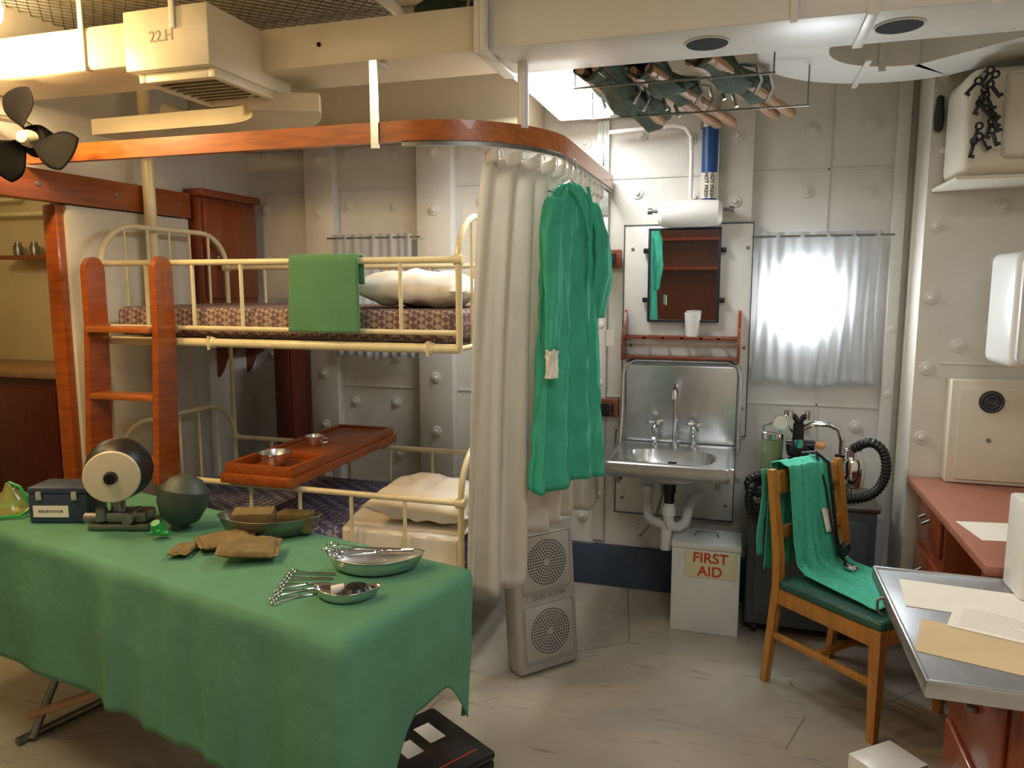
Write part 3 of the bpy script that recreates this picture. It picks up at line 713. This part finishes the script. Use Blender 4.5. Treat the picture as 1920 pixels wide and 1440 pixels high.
t.p('corrugated_hose',hose([(.12,3.5,.72),(.07,3.41,.72),(.06,3.41,.6),(.14,3.415,.54),(.24,3.42,.6)],.019),mBlack)
# ------------------------------------------------------------ chair
CB=(.475,3.01,0); CR=math.radians(46.4)
t=T('wooden_chair','golden beech side chair with green vinyl seat, towel on back','chair',CB,CR,world=False)
for sx in (-1,1):
    x=sx*.197
    pts=[(.25,0),(.275,0),(.235,.42),(.24,.55),(.285,.88),(.262,.88),(.205,.55),(.2,.42)]
    t.p('rear_leg',B().poly(pts,lambda u,v,tt:(tt,u,v),x-.016,x+.016),mWoodC)
    b=B().rings([[(x+a*w,-.22+c*w,z) for a,c in ((-1,-1),(1,-1),(1,1),(-1,1))] for z,w in ((0,.014),(.42,.022))]); t.p('front_leg',b,mWoodC)
    t.p('stretcher',B().box(x-.01,x+.01,-.20,.24,.2,.225,.003),mWoodC)
    t.p('seat_rail',B().box(x-.012,x+.012,-.20,.215,.35,.415,.003),mWoodC)
t.p('seat_rail',B().box(-.18,.18,-.234,-.21,.35,.415,.003),mWoodC); t.p('seat_rail',B().box(-.18,.18,.2,.222,.35,.415,.003),mWoodC)
t.p('stretcher',B().box(-.185,.185,.02,.04,.2,.225,.003),mWoodC)
def bk(z0,z1,yy):
    return B().grid(lambda u,v:(-.185+.37*u,yy+.02*sin(pi*u)+(z0+(z1-z0)*v-.8)*.13,z0+(z1-z0)*v),16,4)
t.p('top_rail',bk(.78,.87,.262),mWoodC,solid=.022); t.p('back_slat',bk(.60,.65,.262),mWoodC,solid=.016)
b=B().box(-.215,.215,-.242,.2,.415,.452,.012,seg=3).grid(lambda u,v:(.21*(2*u-1),-.02+.215*(2*v-1),.452+.02*((1-(2*u-1)**4)*(1-(2*v-1)**4))**.6),20,20)
t.p('seat',b,mSeat,label='padded dark green vinyl seat')
t=T('chair_towel','turquoise-green towel draped over chair back onto the seat','towel',CB,CR,world=False)
def tw(u,v):
    L=[(.315,.45),(.318,.6),(.322,.8),(.318,.892),(.275,.906),(.235,.892),(.215,.75),(.19,.6),(.165,.51),(.12,.488),(.0,.484),(-.14,.482),(-.2,.478)]
    s=v*(len(L)-1);i=min(int(s),len(L)-2);k=s-i
    y=L[i][0]+(L[i+1][0]-L[i][0])*k; z=L[i][1]+(L[i+1][1]-L[i][1])*k
    w=.14-.02*sin(v*5)
    fold=.010*sin(u*17+v*3)+.005*sin(u*31-v*7)
    return (-.03+(u-.5)*2*w, y-abs(fold)*(1 if v>.4 else -1), z+(abs(fold) if v>.6 else 0))
t.p('cloth',B().grid(tw,40,64),mTowel,solid=.004)
t.p('hanging_tie',B().grid(lambda u,v:(-.2+.035*u+.01*sin(v*6),.325,.87-.36*v),4,20),mTowel,solid=.003)
t.p('cloth_patch',B().grid(lambda u,v:(.01+.05*u,.166+.03*v,.62+.09*v),3,6),mLinen,solid=.003)
t=T('stethoscope','black blood-pressure tubing and bulb hanging over green towel','stethoscope',CB,CR,world=False)
t.p('tube',B().tube([(.04,.345,.6),(.04,.34,.8),(.04,.325,.912),(.05,.27,.923),(.06,.212,.89),(.065,.188,.75),(.06,.162,.62),(.05,.13,.53),(.03,.07,.507)],.007,8),mBlackP)
t.p('tube',B().tube([(.055,.345,.65),(.06,.34,.8),(.06,.315,.915),(.03,.25,.92),(.03,.197,.8),(.04,.172,.66),(.03,.12,.53)],.005,8),mBlackP)
t.p('bulb',B().lathe([(0,-.035),(.015,-.03),(.024,0),(.018,.028),(.007,.04),(0,.04)],(.035,.105,.56),16,RXm(.5)),mBlackP)
t.p('dial',B().lathe([(0,0),(.026,0),(.028,.008),(.02,.012),(0,.012)],(.02,.06,.505),20,RXm(.2)),mChrome)
# ------------------------------------------------------------ desk
t=T('desk','red-brown desk with laminate top and drawer pedestals','desk',(1.05,3.0,0))
t.p('top',B().box(.72,1.41,2.43,3.54,.75,.78,.004),mDesk)
t.p('pedestal',B().box(.775,1.40,3.10,3.53,.0,.75,.004),mWoodR)
t.p('pedestal',B().box(.775,1.40,2.46,2.66,.0,.75,.004),mWoodR)
for z in (.56,.33,.10):
    d=t.p('drawer',B().box(.76,.775,3.12,3.51,z,z+.17,.004),mWoodR)
    b=B().tube([(.76,3.28,z+.1),(.735,3.28,z+.085),(.735,3.36,z+.085),(.76,3.36,z+.1)],.006,8)
    t.p('handle',b,mSteelD,parent=d)
one('paper_sheet',B().box(-.14,.14,-.1,.1,0,.001).xf(TX(.90,2.80,.7805)@RZ(.15)),mPaper,'cream printed sheet lying on the red-brown desk','paper')
t=T('metal_wall_safe','cream painted steel safe with round navy emblem','safe',(1.1,3.5,.78))
t.p('body',B().box(.846,1.35,3.46,3.55,.782,1.215,.005),mSafe)
t.p('door',B().box(.875,1.32,3.448,3.462,.80,1.185,.004),mSafe)
t.p('emblem',B().cyl((.99,3.448,1.13),(.99,3.444,1.13),.046,seg=32),mEmb)
b=B().tube([(.99+.038*cos(a*pi/16),3.443,1.13+.038*sin(a*pi/16)) for a in range(32)],.0012,5,closed=True)
b.tube([(.99+.024*cos(a*pi/8),3.443,1.13+.024*sin(a*pi/8)) for a in range(16)],.001,5,closed=True)
for k in range(5): b.cyl((.978+.006*k,3.443,1.12),(.974+.008*k,3.443,1.138),.0015,seg=5)
t.p('emblem_motif',b,mSteelD)
t.p('keyhole',B().cyl((.99,3.45,.97),(.99,3.442,.97),.009),mSteelD)
# overhead locker right
t=T('overhead_locker','cream metal overhead locker with rolled lip','locker',(1.1,3.4,2.0))
t.p('body',B().box(.765,1.41,3.2,3.549,2.0,2.39,.05,seg=4),mSafe)
t.p('lip',B().box(.735,1.41,3.17,3.549,1.985,2.0,.006),mSafe)
t.p('door',B().box(.88,1.38,3.188,3.2,2.06,2.36,.02,seg=3),mSafe)
t=T('key_bunch','bunch of dark metal keys and hooks hanging from locker','keys',(.80,3.16,2.15))
random.seed(5)
for i in range(16):
    x=.80+random.uniform(-.02,.035); z=2.36-i*.016; yy=3.175-random.uniform(0,.03)
    m_=TX(x,yy,z)@RY(random.uniform(-.8,.8))
    b=B().tube([(.011*cos(a*pi/4),0,.012*sin(a*pi/4)) for a in range(8)],.0045,6,closed=True).box(-.006,.006,-.004,.004,-.06,-.012,.001).box(0,.014,-.003,.003,-.06,-.048,.001)
    t.p('key',b.xf(m_),mBlackP)
t.p('hook',B().cyl((.80,3.165,2.36),(.80,3.21,2.36),.006),mSteelD)
one('black_handset',B().lathe([(0,0),(.016,.01),(.02,.06),(.014,.14),(0,.15)],(.742,3.533,2.22),14),mBlack,'small black teardrop-shaped object hanging on wall beside locker','handset')
t=T('white_wall_cabinet','white enamel wall cabinet with rounded corners','cabinet',(1.15,3.1,1.31))
t.p('body',B().box(.905,1.41,3.0,3.3,1.31,1.72,.03,seg=4),mWhite)
t.p('door',B().box(.92,1.40,2.985,3.0,1.33,1.70,.02,seg=3),mWhite)
t.p('lettering',text('S',.05,TX(.955,2.984,1.45)@RX90),mInk)
# steel table
t=T('steel_side_table','steel-edged side table over a red cabinet','table',(.8,2.05,0))
t.p('top',B().box(.42,1.40,1.72,2.40,.725,.75,.004),M('steel_table_top','A9ABAE',.35,.7,var=.08,scale=12))
b=B().box(.412,.422,1.712,2.408,.715,.755,.003).box(.412,1.40,1.71,1.72,.715,.755,.003).box(.412,1.40,2.40,2.41,.715,.755,.003)
t.p('edge_strip',b,mSteel)
t.p('cabinet',B().box(.625,1.40,1.80,2.33,.0,.725,.006),mWoodR)
d=t.p('drawer',B().box(.61,.625,1.86,2.30,.40,.68,.005),mWoodR); t.p('handle',B().box(.585,.61,2.02,2.14,.53,.545,.004),mSteelD,parent=d)
d=t.p('drawer',B().box(.61,.625,1.86,2.30,.06,.36,.005),mWoodR); t.p('handle',B().box(.585,.61,2.02,2.10,.24,.27,.006),mSteelD,parent=d)
t.p('latch',B().tube([(.412,2.2,.74),(.395,2.2,.73),(.395,2.2,.70),(.412,2.2,.69)],.004,6),mSteelD)
def sheet(cx,cy,w,h,r,z,m,lab,lines=True):
    t=T('paper_sheet' if m is mPaper else 'card_folder',lab,'paper' if m is mPaper else 'folder',(cx,cy,z),r,world=False)
    t.p('leaf',B().box(-w/2,w/2,-h/2,h/2,0,.0012),m)
    if lines:
        b=B(); random.seed(int(cx*1000))
        for i in range(9):
            y=h/2-.02-i*h/11; b.box(-w*.4,w*(.1+.3*random.random()),y-.0006,y+.0006,.0012,.0014)
        t.p('handwriting',b,mPencil)
sheet(.61,1.91,.34,.20,-.28,.7505,mManila,'buff card folder on steel table',False)
sheet(.64,2.21,.36,.2,-.10,.7505,mPaper,'white form lying on steel table',False)
sheet(.66,2.06,.23,.16,-.35,.7525,mPaper,'handwritten sheet overlapping the folder')
one('white_canister',B().box(.75,.88,2.25,2.39,.751,1.02,.01),mWhite,'white box standing on the steel table','box')
one('white_carton',B().box(-.09,.09,-.07,.07,0,.14,.003).xf(TX(.49,2.40,0)@RZ(.7)),mWhite,'small white carton standing on floor below table','box')
# ------------------------------------------------------------ draped table
u_=Vector((-.97,.243)); w_=Vector((.243,.97))
FR=Vector((-.825,1.415)); LEN=1.95; WID=.51; ZT=.8
c0=FR+u_*LEN/2+w_*WID/2
rotT=math.atan2(-u_.y,-u_.x)
t=T('folding_operating_table','folding table with crossed metal legs and wooden brace','table',(c0.x,c0.y,0),rotT,world=False)
t.p('tabletop',B().box(-LEN/2+.03,LEN/2-.03,-WID/2+.02,WID/2-.02,ZT-.04,ZT-.012,.004),mWoodP)
for x in (-.6,.35):
    t.p('leg',B().cyl((x,-.2,.015),(x,.2,ZT-.04),.014),mSteelD)
    t.p('leg',B().cyl((x+.04,.2,.015),(x+.04,-.2,ZT-.04),.014),mSteelD)
    t.p('foot_bar',B().cyl((x-.02,-.24,.015),(x-.02,.24,.015),.015),mSteelD)
for s in (-1,1): t.p('brace',B().cyl((-.6,s*.2,.1),(.35,s*.05,.55),.014),mWoodP)
def perim(rc=.015):
    hx=LEN/2; hy=WID/2; P=[]
    def seg(a,b,m):
        for i in range(m): P.append(Vector(a).lerp(Vector(b),i/m))
    def cor(cx,cy,a0):
        for i in range(12):
            a=a0+i/12*pi/2; P.append(Vector((cx+rc*cos(a),cy+rc*sin(a))))
    seg((-hx+rc,-hy),(hx-rc,-hy),200); cor(hx-rc,-hy+rc,-pi/2)
    seg((hx,-hy+rc),(hx,hy-rc),56); cor(hx-rc,hy-rc,0)
    seg((hx-rc,hy),(-hx+rc,hy),160); cor(-hx+rc,hy-rc,pi/2)
    seg((-hx,hy-rc),(-hx,-hy+rc),48); cor(-hx+rc,-hy+rc,pi)
    return P
P=perim(); n=len(P)
Nn=[]
for i in range(n):
    d=(P[(i+1)%n]-P[i-1]).normalized(); Nn.append(Vector((d.y,-d.x)))
def drop(i):
    if i<200:
        k=i/200; return .41+.010*sin(9*k)+(.18*sm(.78,1,k))
    if i<212: return .59
    if i<268:
        k=(i-212)/56; return .59-.32*sm(0,.45,k)+.16*sm(.7,1,k)
    if i<280: return .43
    return .30
rings=[]
for s in (.02,.12,.24,.36,.48,.6,.72,.84,.95):
    rings.append([Vector((P[i].x*s,P[i].y*s,ZT+.0025*noise.noise(Vector((P[i].x*s*5,P[i].y*s*5,0))))) for i in range(n)])
rings.append([Vector((P[i].x,P[i].y,ZT-.001)) for i in range(n)])
K=24
def crease(x):
    x=x%1.0; return math.exp(-((x-.5)/.16)**2)
for k in range(1,K+1):
    tt=k/K; R=[]
    for i in range(n):
        D=drop(i); xx=i/200*5.3+.45*sin(i*.043)
        fold=.026*crease(xx+.06*tt)*(.6+.4*sin(i*.061+2))+.012*crease(xx*1.7+.4-.1*tt)+.024*noise.noise(Vector((i*.035,tt*1.2,3)))-.010
        g1=math.exp(-((i-206)/9)**2); g2=math.exp(-((i-274)/10)**2)
        right=sm(204,214,i)*(1-sm(276,286,i))
        base=.010+min(1,tt*2)*.014+.018*tt
        off=base*(1-.4*right)+fold*tt**.6*(1-.35*right)+.02*g1*tt-.05*g2*tt**1.3
        q=P[i]+Nn[i]*off
        R.append(Vector((q.x,q.y,ZT-.006-D*tt)))
    rings.append(R)
b=B()
V=[[b.bm.verts.new(p) for p in r] for r in rings]
b.bm.faces.new(V[0])
for a,c in zip(V,V[1:]):
    for j in range(n): b.bm.faces.new((a[j],a[(j+1)%n],c[(j+1)%n],c[j]))
t=T('table_drape','green surgical drape hanging in folds over the table','tablecloth',(c0.x,c0.y,0),rotT,world=False)
t.p('cloth',b,mSurg,solid=.002,angle=80)
ZS=ZT+.003
# ---- items on table
def kidney(cx,cy,rot,a,bb,h,m,lab,k=.03):
    prof=[(.0,0),(.7,0),(.86,h*.15),(.97,h*.7),(1.0,h),(1.04,h+.001)]
    b=B(); n=48; rr=[]
    for s,z in prof:
        R=[]
        for i in range(n):
            th=2*pi*i/n; x=a*cos(th)*max(s,.01); y=bb*sin(th)*max(s,.01)*(1-.12*cos(th)**2)
            y+= k*((cos(th)*max(s,.01))**2) - k*.5
            R.append(Vector((x,y,z)))
        rr.append(R)
    b.rings(rr,cap=False); 
    tt=T('kidney_dish',lab,'kidney dish',(cx,cy,ZS+.002),rot,world=False); tt.p('dish',b,m,solid=.002,angle=60); return tt
kidney(-1.44,2.01,.29,.165,.065,.055,mSteelD,'long dull steel kidney dish holding tins on green drape')
kidney(-.965,1.83,.32,.135,.062,.04,mSteel,'shiny steel kidney dish with scissors and forceps')
kidney(-.945,1.63,.29,.085,.035,.025,mChrome,'small chrome kidney dish holding black eye patch')
one('brown_tin',B().box(-.065,.065,-.03,.03,0,.07,.006).xf(TX(-1.49,2.005,ZS+.008)@RZ(.4)@RXm(.15)),mPacket,'khaki metal tin with label in kidney dish','tin')
one('brown_tin',B().box(-.055,.055,-.03,.03,0,.065,.006).xf(TX(-1.355,2.035,ZS+.008)@RZ(.15)),mBrass,'brassy rectangular tin in kidney dish','tin')
b=B().lathe([(0,0),(.036,.0),(.04,.012),(.028,.026),(0,.03)],(-.92,1.638,ZS+.006),20)
for v in b.bm.verts: v.co+=Vector((noise.noise(v.co*40),noise.noise(v.co*40+Vector((5,5,5))),0))*.006
one('eye_patch',b,mBlackP,'crumpled black cloth pad in small dish','pad')
one('cotton_roll',B().cyl((-.985,1.625,ZS+.018),(-.96,1.645,ZS+.02),.011),mLinen,'small white roll in chrome dish','roll')
def forceps(cx,cy,z,rot,lab,sc=1,grp=None,rx=0):
    tt=T('forceps',lab,'forceps',(cx,cy,z),rot,world=False,rx=rx,group=grp)
    for s in (-1,1):
        b=B().tube([(-.075*sc,s*-.0015,0),(-.02*sc,s*-.004,0),(.0,0,0),(.05*sc,s*.012*sc,0),(.066*sc,s*.014*sc,0)],.0020,6)
        b.tube([(.078*sc+.012*sc*cos(a*pi/6),s*.016*sc+.010*sc*sin(a*pi/6),0) for a in range(12)],.0020,6,closed=True)
        tt.p('blade',b,mChrome)
    tt.p('pivot',B().cyl((0,0,-.002),(0,0,.003),.004,seg=8),mChrome)
    return tt
for i in range(5):
    forceps(-1.11+.012*i,1.745-.037*i,ZS+.0035,3.35+.14*i,'slim steel artery forceps laid on green drape',.82,'artery forceps in a row')
for i,(dx,dy,r) in enumerate(((.0,.01,.5),(.01,-.01,.35),(-.03,.0,.2))):
    forceps(-.965+dx,1.835+dy,ZS+.047+i*.005,r+pi,'long steel scissor forceps resting across kidney dish',1.35,'instruments across kidney dish')
def packet(cx,cy,z,r,a,bb,h,lab,rx=0,ry=0,sd=1):
    tt=T('field_dressing_packet',lab,'dressing packet',(cx,cy,z),r,world=False,rx=rx,ry=ry)
    b=B()
    for sgn in (1,-1):
        def f(u,v):
            U=2*u-1;V=2*v-1
            k=(max(0,1-abs(U)**4)*max(0,1-abs(V)**4))**.45
            w=.30*noise.noise(Vector((U*2.5+sd*7,V*2.5,sgn)))+.25*noise.noise(Vector((U*6,V*6+sd*3,sgn)))
            return (a*U,bb*V*(1+.04*noise.noise(Vector((U*3,sd+4,0)))),h*(sgn*k*(1+(w if sgn>0 else 0))))
        b.grid(f,30,22)
    tt.p('wrapping',b,mPacket,weld=True,angle=60)
    for s in (-1,1):
        tt.p('end_seam',B().grid(lambda u,v:(s*(a-.004+.014*u),bb*(2*v-1)*.99,.002*sin(14*v+sd)+.001),3,16),mPacket,solid=.002)
packet(-1.50,1.875,ZS+.018,.85,.075,.060,.015,'flat khaki field dressing packet on green drape',.0,.0,1)
packet(-1.36,1.80,ZS+.034,.50,.078,.062,.015,'brown cloth-wrapped dressing packet leaning on another packet',.12,.10,2)
packet(-1.575,1.775,ZS+.013,1.9,.04,.032,.010,'small dark brown dressing packet',.0,0,3)
t=T('blue_medical_case','dark blue metal instrument case with paper label','case',(-2.2,1.95,ZS),.29,world=False)
t.p('body',B().box(-.1,.1,-.06,.06,0,.10,.004),mBlueB); t.p('lid',B().box(-.102,.102,-.062,.062,.101,.122,.004),mBlueB)
t.p('label',B().box(-.085,.035,-.062,-.06,.02,.06),mPaper)
t.p('lettering',text('RESUSCITATOR',.012,TX(-.025,-.0625,.04)@RX90),mInk)
for x in (-.06,.06): t.p('clasp',B().box(x-.01,x+.01,-.068,-.06,.08,.11,.002),mSteel)
t=T('bellows_resuscitator','black rubber bellows pump with cream round face on metal base','medical pump',(-1.94,1.93,ZS),.29,world=False)
Rf=TX(-.02,0,.185)@RXm(pi/2)@RY(.3)@Matrix.Scale(1.1,4)
t.p('rubber_dome',B().lathe([(0,.07),(.04,.07),(.078,.03),(.09,-.01),(.09,-.04),(.096,-.05),(.09,-.07),(.065,-.12),(0,-.13)],(0,0,0),32).xf(Rf),mBlack)
t.p('face_disc',B().lathe([(0,.074),(.03,.074),(.074,.066),(.078,.06),(.074,.045),(0,.05)],(0,0,0),36).xf(Rf),M('cream_plastic','CDBFA2',.4))
t.p('hub',B().lathe([(0,.09),(.016,.09),(.02,.075),(0,.07)],(0,0,0),20).xf(Rf),mBlackP)
b=B().box(-.10,.10,-.05,.05,.0,.022,.006).box(-.05,.09,-.04,.04,.022,.06,.012).cyl((-.02,0,.05),(-.02,0,.1),.022).cyl((-.12,-.02,.035),(-.05,-.02,.035),.018).cyl((.04,-.065,.045),(.04,.02,.045),.020).cyl((-.06,-.03,.03),(-.06,-.03,.07),.018)
t.p('metal_base',b,mSteelD)
t=T('resuscitation_bag','grey-green rubber squeeze bag with clear green valve','squeeze bag',(-1.76,1.97,ZS+.003),.2,world=False)
t.p('bag',B().lathe([(0,-.1),(.02,-.098),(.024,-.085),(.06,-.06),(.08,-.01),(.078,.035),(.05,.07),(.015,.085),(0,.086)],(.02,0,.092),28,RXm(-.15)@RY(.15)),mRubberG)
t.p('valve',B().lathe([(0,0),(.018,0),(.02,.02),(.014,.035),(0,.035)],(-.01,-.10,.02),16,RXm(.5)).cyl((-.03,-.11,.015),(.03,-.11,.015),.008),mGreenGl)
t=T('oxygen_mask','yellow-clear plastic face mask with green tubing','mask',(-2.44,1.93,ZS),.3,world=False)
t.p('mask_shell',B().lathe([(.055,0),(.06,.01),(.045,.06),(.02,.085),(.012,.11),(0,.11)],(0,0,0),24),mYelCl)
t.p('tubing',B().tube([(0,0,.11),(.05,-.02,.1),(.09,-.03,.03),(.07,-.06,.008),(.0,-.08,.007),(-.05,-.04,.007)],.006,8),mGreenGl)
t=T('black_equipment_case','black case with white paper labels on the floor','case',(-.94,2.02,0),-.55,world=False)
t.p('body',B().box(-.17,.17,-.19,.19,0,.10,.01),mBlackP); t.p('lid',B().box(-.172,.172,-.192,.192,.102,.13,.01),mBlackP)
t.p('label',B().box(-.10,.0,.06,.12,.13,.131),mPaper); t.p('label',B().box(-.06,.02,-.04,.02,.13,.131),mPaper)
t.p('red_stripe',B().box(.12,.125,-.15,.15,.13,.131),mRed)
t.p('handle',B().tube([(.172,-.05,.08),(.195,-.04,.08),(.195,.04,.08),(.172,.05,.08)],.006,8),mSteelD)
# ------------------------------------------------------------ fan
t=T('oscillating_fan','black-bladed fan with cream hub on a wall bracket','fan',(-2.5,2.17,2.13),.29,world=False)
for k in range(3):
    a0=k*2*pi/3-.35
    def f(u,v):
        r=.03+.145*u; wd=(.35+.9*sin(pi*min(1,u*.72+.12)))*.95; a=a0+wd*(v-.5)
        return (r*cos(a),-.01+.05*(v-.5),r*sin(a))
    t.p('blade',B().grid(f,14,10),mFan,solid=.003)
t.p('hub',B().lathe([(0,.045),(.02,.04),(.030,.015),(.032,-.01),(0,-.012)],(0,0,0),24,RXm(pi/2)),mCreamM)
t.p('motor',B().lathe([(0,-.02),(.05,-.02),(.06,-.05),(.05,-.10),(0,-.11)],(0,0,0),24,RXm(pi/2)),mFan)
t.p('bracket',B().tube([(0,.08,0.03),(-.08,.10,.08),(-.2,.09,.10),(-.28,.085,.10)],.012,8),mSteelD)
# ------------------------------------------------------------ stretchers under ceiling
def stretcher(p0,p1,z,lab,rc=.045,dz=0,cv=(-.02,.5),hr=1.0,g=True):
    p0=Vector(p0);p1=Vector(p1); d=(p1-p0); L=d.length; ang=math.atan2(d.y,d.x)
    t=T('folded_stretcher',lab,'stretcher',(p0.x,p0.y,z),ang,world=False,group='stretchers stowed under the ceiling',ry=dz)
    for y in (-.034,.034):
        pts=[(0,y,0),(L*.5,y,0),(L*.66,y,-.002),(L*.72,y,-.004),(L*.85,y,-.006),(L*.96,y,-.006),(L,y,-.006)]
        t.p('pole',B().tube(pts,[.020*hr,.020*hr,.020*hr,.015*hr,.020*hr,.021*hr,.010],10),mWoodP)
    def f(u,v):
        a=2*pi*u; r=rc*(1+.15*sin(3*a+6*v)+.1*sin(7*a-9*v))
        return (L*(cv[0]+(cv[1]-cv[0])*v),r*1.35*cos(a),.020+r*sin(a)+.012*sin(9*v)-.01*v)
    t.p('canvas',B().grid(f,30,18,cu=True),mCanvas,solid=.004)
    for k in (.42,.56):
        b=B().tube([(L*k,-.06,-.045),(L*k,-.08,.0),(L*k,-.06,.06),(L*k,0,.075),(L*k,.06,.06),(L*k,.08,.0),(L*k,.06,-.045)],.008,6)
        t.p('steel_band',b,mSteel)
stretcher((-.17,2.74),(.15,3.50),2.37,'wooden-handled folded green canvas stretcher',.042,.055,(-.02,.62))
stretcher((-.37,2.76),(-.09,3.54),2.35,'folded canvas stretcher with pale wooden grips',.042,.05,(-.02,.45))
stretcher((-.55,2.72),(-.38,3.36),2.36,'dark green rolled canvas stretcher with steel bands',.05,.10,(-.02,.98))
stretcher((-1.22,2.83),(-.70,2.80),2.61,'rolled canvas stretcher stowed above the duct',.045,0,(-.02,.7))
t=T('hanging_rack','thin steel rods hung from ceiling carrying the stretchers','rack',(-.2,3.1,2.28))
for y,z in ((2.80,2.318),(3.14,2.278)):
    t.p('bar',B().cyl((-.62,y,z),(.08+(y-2.8)*.4,y,z),.004),mSteelD)
    for x in (-.615,.075+(y-2.8)*.4): t.p('drop_rod',B().cyl((x,y,z),(x,y,ZC),.003),mSteelD)
# bookcase behind (reflected in mirror)
t=T('wooden_bookcase','dark brown wooden bookcase against the wall','bookcase',(-.75,-1.1,0))
t.p('carcass',B().box(-1.4,-.1,-1.29,-1.0,.0,.06).box(-1.4,-1.36,-1.29,-1.0,0,2.3).box(-.14,-.1,-1.29,-1.0,0,2.3).box(-1.4,-.1,-1.29,-1.0,2.26,2.3).box(-1.4,-.1,-1.29,-1.27,0,2.3),mWoodB)
for z in (1.3,1.62,1.95): t.p('shelf',B().box(-1.36,-.14,-1.27,-1.0,z,z+.025),mWoodR)
# ------------------------------------------------------------ lights
def area(name,loc,rot,sx,sy,pw,col):
    l=bpy.data.lights.new(name,'AREA'); l.shape='RECTANGLE'; l.size=sx;l.size_y=sy;l.energy=pw;l.color=col
    o=bpy.data.objects.new(name,l); o.location=loc;o.rotation_euler=rot; COL.objects.link(o); return o
area('fluorescent_light',(-.73,3.17,2.36),(0,0,0),.22,.85,17,(.97,1,.98))
area('room_fill_light',(.5,.5,2.7),(0,0,0),.9,.9,24,(.97,.99,1))  # added neutral fill overhead, out of view, no fixture modelled
area('warm_ceiling_light',(-2.0,.9,2.7),(0,0,0),.6,.6,20,(1,.74,.42))
area('porthole_daylight',(.275,3.72,1.54),(math.radians(-90),0,0),.3,.3,8,(.90,.95,1))
def pt(name,loc,pw,col,r=.06):
    l=bpy.data.lights.new(name,'POINT'); l.energy=pw;l.color=col;l.shadow_soft_size=r
    o=bpy.data.objects.new(name,l); o.location=loc; COL.objects.link(o)
pt('globe_light',(-2.42,1.90,2.36),32,(1,.68,.32))
pt('annex_light',(-4.0,2.6,2.4),28,(1,.78,.45),.15)
w=bpy.data.worlds.new('world'); S.world=w; w.use_nodes=True; w.node_tree.nodes['Background'].inputs[0].default_value=(.8,.85,1,1); w.node_tree.nodes['Background'].inputs[1].default_value=.3
S.view_settings.view_transform='Standard'
